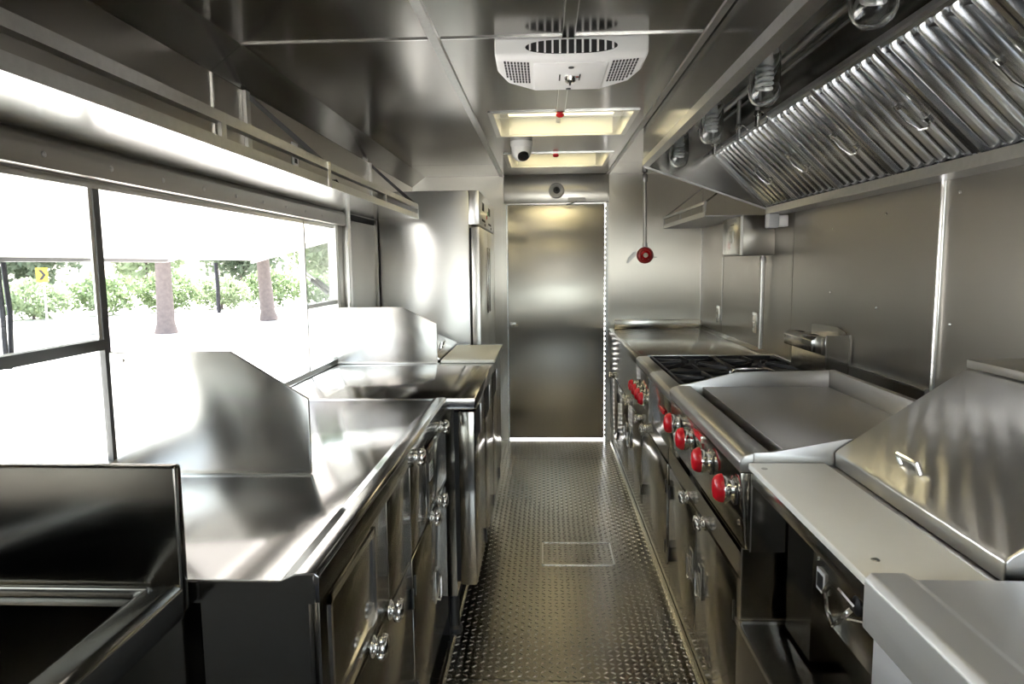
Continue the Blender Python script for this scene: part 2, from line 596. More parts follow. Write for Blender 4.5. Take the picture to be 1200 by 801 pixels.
for k in range(46):
    z = .03 + k * .0386
    hg.lathe([(.006, 0), (.006, .024)], (DX1 - .004, YB + .001, z), 'z', 8)
hg.build('piano_hinge', 'chrome', door)
dl = MB().box(DX0 + .010, DX0 + .06, YB - .004, YB + .006, .885, .925).build('latch', 'galvanized', door, .002)
MB().tube([(DX0 + .03, YB - .004, .905), (DX0 + .03, YB - .03, .905), (DX0 + .075, YB - .032, .90)], .006, 8).build('lever', 'chrome', dl)

# ---- front bulkhead behind the camera, open windscreen
fx0, fx1, fz0, fz1 = -.12, 1.15, .80, 1.86
wf = MB()
wf.box(XL - .05, XR + .05, YF - .05, YF, 0, fz0).box(XL - .05, XR + .05, YF - .05, YF, fz1, ZC)
wf.box(XL - .05, fx0, YF - .05, YF, fz0, fz1).box(fx1, XR + .05, YF - .05, YF, fz0, fz1)
struct('wall_front', wf, 'wall_steel', label='front bulkhead with the windscreen opening')
w2 = struct('window_2', MB().box(fx0, fx1, YF - .04, YF - .035, fz0, fz1), 'pane_glass', label='windscreen behind the kitchen')

# ---- serving window
win = struct('window_1', MB().box(XL - .045, XL - .005, WY0, WY1, WZ1 - .02, WZ1)
             .box(XL - .045, XL - .005, WY0, WY1, WZ0, WZ0 + .018)
             .box(XL - .045, XL - .005, WY0, WY0 + .018, WZ0 + .018, WZ1 - .02)
             .box(XL - .045, XL - .005, WY1 - .014, WY1, WZ0 + .018, WZ1 - .02), 'galvanized', label='long sliding serving window in aluminium frame')
MIDZ = 1.197
bx('mullion', 'dark_frame', win, XL - .026, XL - .012, 1.514, 1.536, WZ0 + .018, WZ1 - .02)
bx('mullion_cover', 'edge_strip', win, XL - .018, XL - .014, 1.500, 1.514, MIDZ, WZ1 - .02)
bx('top_track', 'edge_strip', win, XL - .024, XL - .010, WY0, WY1 - .014, 1.549, WZ1 - .02)
bx('mullion', 'galvanized', win, XL - .035, XL - .010, 2.856, 2.870, WZ0 + .018, WZ1 - .02)
bx('mid_rail', 'dark_frame', win, XL - .036, XL - .008, WY0 + .018, 1.512, MIDZ - .012, MIDZ + .012)
bx('mid_rail', 'galvanized', win, XL - .036, XL - .008, 2.870, WY1 - .014, MIDZ - .009, MIDZ + .009)
for y0, y1, z0, z1 in ((WY0 + .018, 1.512, MIDZ + .012, WZ1 - .02), (WY0 + .018, 1.512, WZ0 + .018, MIDZ - .012),
                       (2.870, WY1 - .014, MIDZ + .009, WZ1 - .02), (2.870, WY1 - .014, WZ0 + .018, MIDZ - .009)):
    bx('pane', 'pane_glass', win, XL - .024, XL - .020, y0, y1, z0, z1)

# ---- out-of-view roof opening, added as fill light for the near worktops
sl_ = struct('added_skylight', plate_with_holes(HX0 - .012, HX1 + .012, H3[0] - .012, H3[1] + .012, ZC - .005, ZC - .0005, [(HX0 + .012, HX1 - .012, H3[0] + .012, H3[1] - .012)]), 'bright_steel', label='unseen roof opening added to light the front of the kitchen')
bx('pane', 'hatch_lid_cream', sl_, HX0 + .004, HX1 - .004, H3[0] + .004, H3[1] - .004, ZC + .062, ZC + .072)

# ---- outside ground
struct('ground', MB().box(-90, 60, -60, 110, -.80, -.70), 'pavement', label='pale sunlit pavement outside the truck')

# ================================================================== LEFT SIDE
# ---- lifted serving hatch outside
hatch = thing('serving_hatch', 'white serving hatch door swung up outside the window', 'hatch door', (-1.4, 2.0, 1.4))
ox, oz, hz = -1.76, 1.398, 1.60
MB().prism([(XL - .055, hz), (ox, oz + .012), (ox, oz + .035), (XL - .055, hz + .03)], 'y', .0, 4.05).build('panel', 'white_paint', hatch)
MB().box(ox - .025, ox, .0, 3.15, oz - .002, oz + .035).build('edge_bar', 'strut_grey', hatch, .003)
MB().prism([(XL - .06, hz - .004), (ox + .01, oz + .008), (ox + .01, oz - .006), (XL - .06, hz - .03)], 'y', 4.02, 4.05).build('end_rib', 'white_paint', hatch)
MB().prism([(XL - .06, hz - .002), (ox + .01, oz + .010), (ox + .01, oz + .002), (XL - .06, hz - .010)], 'y', 3.12, 3.15).build('rib', 'white_paint', hatch)
for dy in (0, .07):
    st = MB().tube([(-1.36, 3.36 + dy, 1.465), (-1.13, 3.36 + dy, 1.28)], .006, 8).build('gas_strut', 'galvanized', hatch)
    MB().tube([(-1.16, 3.36 + dy, 1.305), (-1.075, 3.36 + dy, 1.235)], .011, 8).build('cylinder', 'gasket_black', st)
for lab, y, ln in (('long black webbing strap hanging from the hatch, at the left window pane', 2.13, .33), ('short black webbing strap hanging from the hatch beside the tree trunk', 3.60, .25)):
    z0 = oz - .003
    s_ = MB()
    for dx in (0, .022 if ln > .3 else .008):
        s_.tube([(ox + .0 , y + dx * 1.2, z0), (ox + .004, y + dx * 1.4, z0 - ln * .5), (ox, y + dx, z0 - ln)], .008, 6)
    s_.lathe([(.010, 0), (.012, .03), (.009, .05)], (ox, y + .01, z0 - ln - .02), 'z', 8)
    tag(s_.build('strap', 'strap_webbing'), lab, 'strap', 'straps on the serving hatch')

# ---- overhead shelves
SX, SZ0, SZ1 = -.72, 1.634, 1.717


def shelf(y0, y1, label, posts, braces):
    t = thing('overhead_shelf', label, 'shelf', ((XL + SX) / 2, (y0 + y1) / 2, SZ0), 'overhead shelves above the window')
    bx('shelf_pan', 'bright_steel', t, XL + .004, SX - .004, y0, y1, SZ0 + .004, SZ0 + .012)
    MB().prism([(SX - .004, SZ0), (SX, SZ0), (SX, SZ0 + .027), (SX - .012, SZ0 + .027), (SX - .012, SZ0 + .023), (SX - .004, SZ0 + .023)], 'y', y0, y1).build('lip', 'galvanized', t)
    MB().prism([(SX - .022, SZ1 - .024), (SX, SZ1 - .024), (SX, SZ1), (SX - .004, SZ1), (SX - .022, SZ1 - .018)], 'y', y0, y1).build('guard_rail', 'galvanized', t)
    for y in posts:
        bx('post', 'galvanized', t, SX - .010, SX - .001, y - .012, y + .012, SZ0 + .027, SZ1 - .024)
    for y in braces:
        b = bx('wall_bracket', 'galvanized', t, XL + .004, XL + .016, y - .016, y + .016, SZ0 + .012, 1.952)
        MB().prism([(XL + .016, 1.945), (XL + .016, 1.925), (SX - .022, SZ1 - .012), (SX - .008, SZ1)], 'y', y + .010, y + .014).build('brace', 'dark_frame', b)
        bx('end_post', 'bright_steel', t, SX - .001, SX + .002, y - .014, y + .014, SZ0, SZ1)
    return t


shelf(-1.2, 2.328, 'long overhead shelf with rail above the big window pane, nearest the camera', (.6, 1.555), (2.31,))
shelf(2.332, 3.96, 'short overhead shelf with rail at the far end beside the tall refrigerator', (3.15,), (3.945,))
cv = MB().tube([(XL + .10, 2.62, SZ0 + .017), (XL + .13, 2.70, 1.70), (XL + .15, 2.82, 1.72), (XL + .16, 2.92, SZ0 + .017)], .004, 6)
tag(cv.build('cable', 'gasket_black'), 'loose black cable curling on the far overhead shelf', 'cable')
ol = thing('wall_outlet', 'white outlet strip on the wall above the far overhead shelf', 'outlet', (XL + .006, 2.75, 1.75))
bx('plate', 'white_plastic', ol, XL + .004, XL + .010, 2.72, 2.78, 1.76, 1.86, .001)
for z in (1.78, 1.82):
    bx('socket', 'gasket_black', ol, XL + .0095, XL + .0108, 2.735, 2.765, z, z + .018)

# ---- sink in the foreground
sk = thing('sink', 'stainless steel sink with high end splash, bottom left foreground', 'sink', (-.76, .5, 0))
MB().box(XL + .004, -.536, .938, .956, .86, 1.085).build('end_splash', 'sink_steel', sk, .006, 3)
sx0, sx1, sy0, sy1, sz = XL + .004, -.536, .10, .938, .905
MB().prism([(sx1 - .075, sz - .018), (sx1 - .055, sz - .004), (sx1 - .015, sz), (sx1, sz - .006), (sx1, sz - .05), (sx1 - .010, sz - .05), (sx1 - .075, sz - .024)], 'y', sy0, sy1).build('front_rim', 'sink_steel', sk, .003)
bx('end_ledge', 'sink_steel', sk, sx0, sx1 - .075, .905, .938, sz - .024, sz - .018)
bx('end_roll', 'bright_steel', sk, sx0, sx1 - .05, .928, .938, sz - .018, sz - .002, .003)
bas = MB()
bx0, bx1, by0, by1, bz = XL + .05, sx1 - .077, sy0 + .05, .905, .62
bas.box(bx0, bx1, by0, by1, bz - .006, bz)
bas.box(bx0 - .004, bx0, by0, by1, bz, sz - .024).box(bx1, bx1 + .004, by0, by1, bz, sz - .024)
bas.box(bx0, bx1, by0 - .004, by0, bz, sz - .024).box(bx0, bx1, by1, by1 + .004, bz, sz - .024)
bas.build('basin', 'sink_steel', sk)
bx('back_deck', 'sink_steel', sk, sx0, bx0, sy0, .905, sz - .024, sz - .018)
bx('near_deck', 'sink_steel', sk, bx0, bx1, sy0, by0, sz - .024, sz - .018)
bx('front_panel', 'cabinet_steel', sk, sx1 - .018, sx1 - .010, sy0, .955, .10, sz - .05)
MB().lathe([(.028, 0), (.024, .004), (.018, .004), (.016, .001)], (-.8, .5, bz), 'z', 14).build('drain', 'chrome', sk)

# ---- left worktop
tp = thing('worktop', 'long stainless worktop with raised front edge under the serving window', 'worktop', (-.67, 1.65, .86))
cz = .900
MB().prism([(XL + .014, cz - .012), (XL + .014, cz), (-.400, cz), (-.378, cz + .011), (-.350, cz + .012), (-.342, cz + .006), (-.342, cz - .036), (-.350, cz - .036), (-.352, cz - .012)], 'y', .966, 2.328).build('top', 'counter_steel', tp, .0015)
MB().prism([(XL + .35, cz - .036), (-.350, cz - .036), (-.350, cz + .008), (-.378, cz + .008), (-.402, cz - .002), (XL + .35, cz - .002)], 'y', .9625, .9658).build('end_apron', 'cabinet_steel', tp)
bx('back_upstand', 'counter_steel', tp, XL + .010, XL + .014, .966, 2.328, cz - .01, cz + .012)

# ---- splash dividers on the counters


def divider(y, x1, xm, zt, zc_, zb, label):
    t = thing('splash_divider', label, 'divider', ((XL + x1) / 2, y, zb), 'splash dividers on the left counter')
    MB().prism([(XL + .016, zb + .002), (x1, zb + .002), (x1, zc_), (xm, zt), (XL + .016, zt)], 'y', y - .005, y + .005).build('sheet', 'divider_steel', t, .0015)
    bx('base_flange', 'bright_steel', t, XL + .016, x1, y - .014, y - .005, zb, zb + .003)
    MB().lathe([(.006, 0), (.004, -.003)], (XL + .045, y - .005, zt - .02), 'y', 8).build('screw', 'chrome', t)
    return t


divider(1.49, -.532, -.706, 1.183, 1.074, cz, 'near steel splash divider with clipped corner, beside the sink')
divider(3.18, -.507, -.67, 1.176, 1.096, .910, 'far steel splash divider glowing white, beside the cutting board')

# ---- hardware shared by the cabinets


def latch_mesh(side):
    """compression latch; side -1 = on a face looking to -x"""
    mb = MB()
    mb.lathe([(.019, 0), (.019, .004 * side), (.014, .007 * side), (.012, .014 * side), (.017, .016 * side), (.019, .022 * side), (.015, .028 * side), (.0, .030 * side)], (0, 0, 0), 'x', 14)
    for k in range(4):
        a = k * PI / 2 + .5
        mb.lathe([(.0, -.008), (.007, -.005), (.008, 0), (.006, .006), (.0, .008)], (.019 * side, .017 * math.cos(a), .017 * math.sin(a)), 'x', 8)
    return mb


LATCH = {}


def latch(parent, x, y, z, side):
    key = side
    if key not in LATCH:
        src = latch_mesh(side)
        me = bpy.data.meshes.new('latch')
        me.from_pydata([tuple(p) for p in src.v], [], src.f)
        for p_ in me.polygons:
            p_.use_smooth = True
        me.materials.append(MATS['chrome'])
        LATCH[key] = me
    o = bpy.data.objects.new('latch', LATCH[key])
    COL.objects.link(o)
    o.parent = parent
    o.location = Vector((x, y, z)) - BASE[parent.name]
    o.scale = (1.15, 1.2, 1.2)
    return o


def pull(parent, x, y, z0, z1, side):
    f = MB()
    f.box(x, x + .004 * side, y - .022, y + .022, z0, z1)
    a = f.build('pull_plate', 'bright_steel', parent, .001)
    f = MB()
    f.tube([(x + .004 * side, y - .013, z0 + .012), (x + .014 * side, y - .013, z0 + .010), (x + .014 * side, y + .013, z0 + .010), (x + .014 * side, y + .013, z1 - .025), (x + .014 * side, y - .013, z1 - .025)], .0035, 6, True)
    f.build('pull_ring', 'chrome', parent)
    bx('pull_recess', 'gasket_black', parent, min(x + .0041 * side, x + .005 * side), max(x + .0041 * side, x + .005 * side), y - .014, y + .014, z1 - .024, z1 - .006)


def hinge(parent, x, y, z, side):
    bx('hinge', 'dark_frame', parent, min(x, x + .005 * side), max(x, x + .005 * side), y - .005, y + .005, z - .028, z + .028, .0015)


FX = -.362
# near unit
ca = thing('base_cabinet', 'steel base cabinet below the left worktop, nearest the camera', 'cabinet', (-.67, 1.34, 0), 'cabinets under the left worktop')
bx('side_panel', 'cabinet_steel', ca, -.53, -.362, .972, .984, .10, .862)
bx('body', 'cabinet_steel', ca, XL + .02, FX, .985, 1.700, .10, .862)
bx('toe_kick', 'cabinet_steel', ca, XL + .02, FX - .03, .985, 1.700, .0, .10)
d = bx('drawer_front', 'cabinet_steel', ca, FX, FX + .010, .992, 1.440, .612, .855, .002)
fr = MB()
for a in ((1.03, 1.325, .828, .842), (1.03, 1.325, .640, .652), (1.03, 1.040, .640, .842), (1.315, 1.325, .640, .842)):
    fr.box(FX + .010, FX + .015, a[0], a[1], a[2], a[3])
fr.build('raised_frame', 'panel_steel', d)
bx('fixed_panel', 'cabinet_steel', ca, FX, FX + .010, 1.446, 1.696, .612, .855, .002)
d = bx('door', 'cabinet_steel', ca, FX, FX + .010, .992, 1.694, .125, .600, .002)
latch(d, FX + .010, 1.285, .606, 1)
latch(d, FX + .010, 1.437, .604, 1)
hinge(d, FX + .010, 1.690, .50, 1)
hinge(d, FX + .010, 1.690, .22, 1)
# far unit
cb = thing('base_cabinet', 'steel base cabinet below the left worktop with white sticker, beside the undercounter refrigerator', 'cabinet', (-.67, 2.02, 0), 'cabinets under the left worktop')
bx('body', 'cabinet_steel', cb, XL + .02, FX, 1.704, 2.325, .10, .862)
bx('toe_kick', 'cabinet_steel', cb, XL + .02, FX - .03, 1.704, 2.325, .0, .10)
bx('fixed_panel', 'cabinet_steel', cb, FX, FX + .010, 1.708, 1.925, .612, .855, .002)
d = bx('drawer_front', 'cabinet_steel', cb, FX, FX + .012, 1.935, 2.318, .618, .832, .002)
fr = MB()
for a in ((1.945, 2.305, .812, .824), (1.945, 2.305, .630, .640), (1.945, 1.957, .630, .824), (2.295, 2.305, .630, .824)):
    fr.box(FX + .012, FX + .016, a[0], a[1], a[2], a[3])
fr.build('raised_frame', 'panel_steel', d)
bx('sticker', 'sticker_white', d, FX + .012, FX + .0135, 1.985, 2.045, .722, .775)
for k in range(4):
    bx('sticker_line', 'dark_frame', d, FX + .0135, FX + .0140, 1.992, 2.038 - .008 * (k % 2), .730 + .010 * k, .734 + .010 * k)
latch(d, FX + .012, 2.198, .838, 1)
latch(cb, FX + .010, 1.76, .862, 1)
d = bx('door', 'cabinet_steel', cb, FX, FX + .010, 1.706, 2.318, .125, .600, .002)
latch(d, FX + .010, 1.994, .606, 1)
latch(d, FX + .010, 2.145, .606, 1)
pull(d, FX + .010, 2.07, .300, .405, 1)
hinge(d, FX + .010, 1.725, .52, 1)
hinge(d, FX + .010, 1.725, .22, 1)

# ---- undercounter prep refrigerator
pr = thing('prep_refrigerator', 'undercounter prep refrigerator with three doors and dark recessed handles', 'refrigerator', (-.63, 3.15, 0))
bx('body', 'cabinet_steel', pr, XL + .03, -.325, 2.375, 3.955, .16, .866)
bx('base', 'cavity_black', pr, XL + .05, -.36, 2.39, 3.94, .0, .16)
MB().box(XL + .026, -.244, 2.334, 3.965, .866, .908).build('top', 'counter_steel', pr, .004)
for y0, y1, h0, h1 in ((2.352, 2.745, 2.375, 2.545), (2.755, 3.165, 2.775, 2.955), (3.175, 3.60, 3.20, 3.41)):
    d = bx('door', 'cabinet_steel', pr, -.308, -.250, y0, y1, .215, .856, .004)
    bx('gasket', 'gasket_black', d, -.324, -.309, y0 + .008, y1 - .008, .225, .850)
    bx('recessed_handle', 'gasket_black', d, -.251, -.2485, h0, h1, .735, .846)
    bx('handle_lip', 'galvanized', d, -.2495, -.243, h1, h1 + .008, .735, .846, .002)
    hinge(d, -.250, y1 - .012, .25, 1)
bx('grille', 'cabinet_steel', pr, -.325, -.262, 3.61, 3.95, .215, .856, .004)
for x, y in ((-.35, 2.42), (-.35, 3.9)):
    MB().lathe([(.03, 0), (.03, .02), (.02, .03), (.02, .16)], (x + .005, y, 0), 'z', 12).build('foot', 'dark_frame', pr)
ld = MB().prism([(-.505, .912), (-.505, .926), (-.86, 1.076), (-.97, 1.076), (-.97, .912)], 'y', 3.235, 3.90).build('lid', 'panel_steel', pr, .003)
MB().tube([(-.54, 3.48, .944), (-.535, 3.48, .968), (-.535, 3.60, .968), (-.54, 3.60, .944)], .007, 8).build('lid_handle', 'chrome', ld)
tag(MB().box(-.492, -.236, 3.175, 3.775, .9085, .9245).build('cutting_board', 'cream_board', None, .003), 'pale cutting board at the far end of the left counter', 'cutting board')

# ---- tall refrigerator
rf = thing('reach_in_refrigerator', 'tall two door stainless refrigerator beside the end door', 'refrigerator', (-.68, 4.63, 0))
bx('body', 'fridge_steel', rf, XL + .022, -.442, 4.04, 5.20, .12, 1.80, .004)
bx('base', 'cavity_black', rf, XL + .04, -.46, 4.06, 5.18, .0, .12)
hd = bx('header', 'fridge_steel', rf, -.442, -.380, 4.04, 5.20, 1.605, 1.80, .003)
for y in (4.22, 4.70):
    bx('vent_slot', 'gasket_black', hd, -.381, -.3785, y, y + .22, 1.635, 1.648)
    bx('badge', 'gasket_black', hd, -.381, -.3785, y + .18, y + .24, 1.612, 1.628)
    bx('thermostat', 'gasket_black', hd, -.381, -.3785, y, y + .14, 1.70, 1.75)
bx('display', 'display_green', hd, -.381, -.3780, 4.62, 4.68, 1.69, 1.72)
bx('switch', 'red_plastic', hd, -.381, -.3770, 4.54, 4.58, 1.665, 1.69)
for y0, y1, hy in ((4.045, 4.612, 4.55), (4.628, 5.195, 4.69)):
    d = bx('door', 'fridge_steel', rf, -.430, -.380, y0, y1, .14, 1.592, .004)
    bx('gasket', 'gasket_black', d, -.4415, -.431, y0 + .01, y1 - .01, .15, 1.585)
    bx('handle', 'bright_steel', d, -.380, -.372, hy - .03, hy + .03, 1.05, 1.48, .003)
    bx('handle_pocket', 'gasket_black', d, -.373, -.3715, hy - .012, hy + .012, 1.08, 1.45)

# ================================================================== BACK WALL THINGS
cl = thing('door_closer', 'small white door switch above the end door', 'door sensor', (.246, YB - .036, 1.82))
bx('housing', 'white_plastic', cl, .18, .305, YB - .060, YB - .036, 1.832, 1.856, .003)
MB().tube([(.24, YB - .045, 1.832), (.20, YB - .05, 1.812), (.165, YB - .045, 1.806)], .005, 6).build('arm', 'chrome', cl)
rc = thing('round_camera', 'round white camera on the panel above the end door', 'camera', (.093, YB - .036, 1.88))
MB().lathe([(.058, 0), (.058, -.012), (.050, -.030), (.030, -.040), (.026, -.034)], (.093, YB - .036, 1.911), 'y', 24).build('housing', 'white_plastic', rc)
MB().lathe([(.025, -.030), (.024, -.042), (.016, -.046), (.0, -.047)], (.093, YB - .036, 1.911), 'y', 20).build('ring', 'dark_frame', rc)
MB().lathe([(.011, -.046), (.009, -.052), (.0, -.054)], (.093, YB - .036, 1.911), 'y', 14).build('lens', 'gasket_black', rc)

ps = thing('fire_pull_station', 'round red fire pull station on the end wall', 'fire alarm', (.757, YB - .005, 1.36))
MB().lathe([(.062, 0), (.062, -.018), (.052, -.036), (.040, -.040), (.036, -.034)], (.757, YB - .005, 1.426), 'y', 26).build('body', 'red_enamel', ps)
MB().lathe([(.036, -.030), (.034, -.044), (.022, -.050), (.020, -.046)], (.757, YB - .005, 1.426), 'y', 20).build('pull_ring', 'red_plastic', ps)
MB().lathe([(.019, -.044), (.017, -.050), (.0, -.052)], (.757, YB - .005, 1.426), 'y', 16).build('button', 'white_plastic', ps)
bx('lettering_band', 'sticker_white', ps, .735, .779, YB - .0455, YB - .044, 1.396, 1.402)
MB().tube([(.815, YB - .02, 1.41), (.845, YB - .02, 1.41)], .004, 6).build('pin', 'galvanized', ps)
tg = MB().prism([(.62, 1.372), (.632, 1.366), (.686, 1.42), (.69, 1.455), (.668, 1.452), (.632, 1.41)], 'y', YB - .014, YB - .008)
tag(tg.build('metal_tag', 'galvanized'), 'curved metal tag beside the red pull station', 'metal tag')
cd = thing('conduit', 'thin vertical conduit rising from the red pull station to the ceiling', 'conduit', (.75, YB - .02, 1.49))
MB().tube([(.755, YB - .022, 1.490), (.748, YB - .022, 1.985)], .013, 12).build('pipe', 'galvanized', cd)
MB().lathe([(.018, 0), (.018, .03)], (.755, YB - .022, 1.488), 'z', 12).build('coupling', 'galvanized', cd)
MB().lathe([(.020, 0), (.022, .02), (.022, .05), (.016, .06)], (.748, YB - .024, 1.965), 'z', 12).build('elbow', 'galvanized', cd)

bs = thing('wall_shelf', 'small steel shelf with guard rail in the far right corner', 'shelf', (1.03, 4.75, 1.61))
sy0_, sy1_ = 3.74, 5.225
sxx = .895
bx('shelf_pan', 'satin_steel', bs, sxx, XR - .006, sy0_ + .16, sy1_, 1.622, 1.628)
bx('lip', 'galvanized', bs, sxx - .003, sxx, sy0_ + .16, sy1_, 1.622, 1.650)
bx('guard_rail', 'galvanized', bs, sxx - .006, sxx + .008, sy0_ + .16, sy1_, 1.690, 1.706)
for y in (3.91, 4.6, 5.21):
    bx('post', 'galvanized', bs, sxx - .004, sxx + .004, y - .008, y + .008, 1.65, 1.69)
for y in (3.905, 5.21):
    MB().prism([(sxx, 1.694), (sxx, 1.706), (XR - .007, 1.93), (XR - .007, 1.915)], 'y', y, y + .004).build('brace', 'bright_steel', bs)

# ================================================================== CEILING THINGS
# ---- air conditioner
AX = .082
acu = thing('air_conditioner', 'white ceiling air conditioner with oval grille and side vents', 'air conditioner', (AX, 2.28, 1.965))
yn, yf, zb_, zt_ = 2.086, 2.455, 1.968, 2.029
top = [(-.225, yn), (.225, yn), (.228, yn + .16), (.205, yn + .28), (.125, yf + .01), (-.125, yf + .01), (-.205, yn + .28), (-.228, yn + .16)]
bot = [(-.222, yn + .020), (.222, yn + .020), (.222, yn + .15), (.196, yn + .27), (.118, yf - .004), (-.118, yf - .004), (-.196, yn + .27), (-.222, yn + .15)]
mb = MB()
vs = [(AX + x, y, zt_) for x, y in top] + [(AX + x, y, zb_ + .012) for x, y in top] + [(AX + x * .99, y, zb_) for x, y in bot]
n = 8
fs = [tuple(range(n)), tuple(reversed(range(2 * n, 3 * n)))]
for k in range(2):
    fs += [(k * n + i, k * n + n + i, k * n + n + (i + 1) % n, k * n + (i + 1) % n) for i in range(n)]
mb.add(vs, fs).build('housing', 'white_plastic', acu, .006, 3)
# oval return grille on the near face, tipped towards the aisle
gl = MB()
gv = []
gz, gy = 2.000, yn - .002
for k in range(28):
    a = 2 * PI * k / 28
    gv.append((AX + .135 * math.copysign(abs(math.cos(a)) ** .7, math.cos(a)), gz + .0195 * math.sin(a)))
gl.prism(gv, 'y', gy - .001, gy + .003).build('grille_recess', 'gasket_black', acu)
for k in range(12):
    x = AX - .121 + k * .022
    h = .0195 * math.sqrt(max(.02, 1 - ((x - AX) / .137) ** 2))
    bx('grille_slat', 'white_plastic', acu, x - .0028, x + .0028, gy - .009, gy + .002, gz - h, gz + h)
cp = bx('centre_panel', 'white_plastic', acu, AX - .112, AX + .112, yn + .045, yf - .012, zb_ - .003, zb_ + .002, .001)
for y in (yn + .085, yf - .030):
    MB().lathe([(.0085, 0), (.0085, -.003), (.0, -.004)], (AX + .003, y, zb_ - .003), 'z', 12).build('screw', 'dark_frame', cp)
MB().lathe([(.020, 0), (.018, -.012), (.013, -.016), (.0, -.017)], (AX + .004, yn + .20, zb_ - .003), 'z', 18).build('knob', 'chrome', cp)
bx('knob_pointer', 'gasket_black', cp, AX + .001, AX + .007, yn + .182, yn + .218, zb_ - .024, zb_ - .019)
for dx in (-.030, .034):
    bx('dial_mark', 'dark_frame', cp, AX + dx - .002, AX + dx + .002, yn + .165, yn + .235, zb_ - .0042, zb_ - .003)
bx('dial_mark', 'red_plastic', cp, AX + .022, AX + .031, yn + .19, yn + .20, zb_ - .0042, zb_ - .003)
for sgn in (-1, 1):
    for c in range(8):
        for r in range(8):
            if (c == 7 and r > 5) or (c == 6 and r > 6):
                continue
            x = AX + sgn * (.128 + c * .0098)
            y = yn + .035 + r * .030 - .002 * c
            bx('vent_slot', 'gasket_black', acu, x - .0030, x + .0030, y, y + .023, zb_ - .0008, zb_ + .001)
# ---- wire channels
for lab, y0, y1 in (('wire channel on the ceiling in front of the air conditioner', .90, 2.07), ('short wire channel between the air conditioner and the first roof hatch', 2.47, 3.03)):
    c = thing('wire_channel', lab, 'wire channel', (AX - .009, (y0 + y1) / 2, ZC - .012), 'ceiling wire channels')
    bx('cover', 'ceiling_steel', c, AX - .026, AX + .008, y0, y1, ZC - .010, ZC - .0005)
    for x in (AX - .027, AX + .007):
        bx('edge', 'edge_strip', c, x, x + .003, y0, y1, ZC - .011, ZC - .0005)
# ---- roof hatches
for (y0, y1), lab in ((H1, 'square cream roof hatch nearer to the air conditioner'), (H2, 'square cream roof hatch nearer to the end door')):
    h = thing('roof_hatch', lab, 'roof hatch', ((HX0 + HX1) / 2, (y0 + y1) / 2, ZC - .006), 'roof hatches')
    fl = plate_with_holes(HX0 - .012, HX1 + .012, y0 - .012, y1 + .012, ZC - .005, ZC - .0005, [(HX0 + .012, HX1 - .012, y0 + .012, y1 - .012)])
    fl.build('flange', 'bright_steel', h)
    i0, i1, j0, j1 = HX0 + .004, HX1 - .004, y0 + .004, y1 - .004
    ww = MB()
    ww.box(i0, i0 + .004, j0, j1, ZC, ZC + .10).box(i1 - .004, i1, j0, j1, ZC, ZC + .10)
    ww.box(i0 + .004, i1 - .004, j0, j0 + .004, ZC, ZC + .10).box(i0 + .004, i1 - .004, j1 - .004, j1, ZC, ZC + .10)
    ww.build('well', 'bright_steel', h)
    bx('far_lining', 'cream_board', h, i0 + .05, i1 - .05, j1 - .008, j1 - .0045, ZC + .004, ZC + .085)
    plate_with_holes(i0 + .006, i1 - .006, j0 + .006, j1 - .010, ZC + .085, ZC + .10, [(i0 + .05, i1 - .05, j0 + .05, j1 - .05)]).build('inner_frame', 'white_plastic', h)
    bx('lid', 'hatch_lid_cream', h, i0, i1, j0, j1, ZC + .102, ZC + .112)
    hk = MB().lathe([(.010, 0), (.018, -.006), (.018, -.014), (.010, -.020), (.0, -.021)], (AX - .01, y0 + .02, ZC - .002), 'z', 14).build('release_knob', 'red_plastic', h)
    bx('crossbar', 'galvanized', h, AX - .018, AX + .002, j0 + .01, j1 - .01, ZC + .06, ZC + .07)
# ---- dome camera
dc = thing('dome_camera', 'white dome security camera on the ceiling between the roof hatches', 'camera', (-.122, 3.80, 1.94))
MB().lathe([(.060, 0), (.060, -.022), (.055, -.030), (.050, -.030)], (-.122, 3.80, ZC - .0005), 'z', 26).build('base', 'white_plastic', dc)
MB().lathe([(.054, -.030), (.053, -.060), (.045, -.085), (.026, -.102), (.0, -.107)], (-.122, 3.80, ZC), 'z', 26).build('ball', 'white_plastic', dc)
le = MB().lathe([(.030, 0), (.030, .012), (.022, .015), (.020, .011), (.0, .011)], (0, 0, 0), 'z', 20)
le.xform(Matrix.Translation((-.111, 3.760, 1.950)) @ Vector((.15, -.6, -.8)).to_track_quat('Z', 'Y').to_matrix().to_4x4()).build('lens', 'gasket_black', dc)
# ================================================================== HOOD
hood = thing('exhaust_hood', 'long stainless exhaust hood over the cooking line', 'exhaust hood', (.84, 2.0, 1.6))
HY0, HY1 = .25, 3.46
bx('front_panel', 'ceiling_steel', hood, .488, .494, HY0, HY1, 1.862, ZC - .0005)
MB().prism([(.484, 1.872), (.484, 1.842), (.512, 1.834), (.512, 1.842), (.492, 1.850), (.492, 1.872)], 'y', HY0, HY1).build('front_lip', 'galvanized', hood)
for a, b in ((HY1, HY1 + .008), (HY0 - .008, HY0)):
    MB().prism([(.490, ZC - .008), (.490, 1.838), (1.125, 1.612), (XR - .006, 1.612), (XR - .006, ZC - .008)], 'y', a, b).build('end_panel', 'ceiling_steel', hood)
MB().prism([(.490, 1.836), (.493, 1.842), (1.125, 1.616), (1.122, 1.608)], 'y', HY1 - .012, HY1).build('end_lip', 'galvanized', hood)
bx('roof_panel', 'ceiling_steel', hood, .497, XR - .006, HY0, HY1, ZC - .014, ZC - .008)
bx('plenum_panel', 'ceiling_steel', hood, .812, .818, HY0, HY1, 1.905, ZC - .014)
bx('plenum_seam', 'galvanized', hood, .808, .812, HY0, HY1, 2.000, 2.006)
bx('filter_rail', 'galvanized', hood, .808, .826, HY0, HY1, 1.893, 1.905)
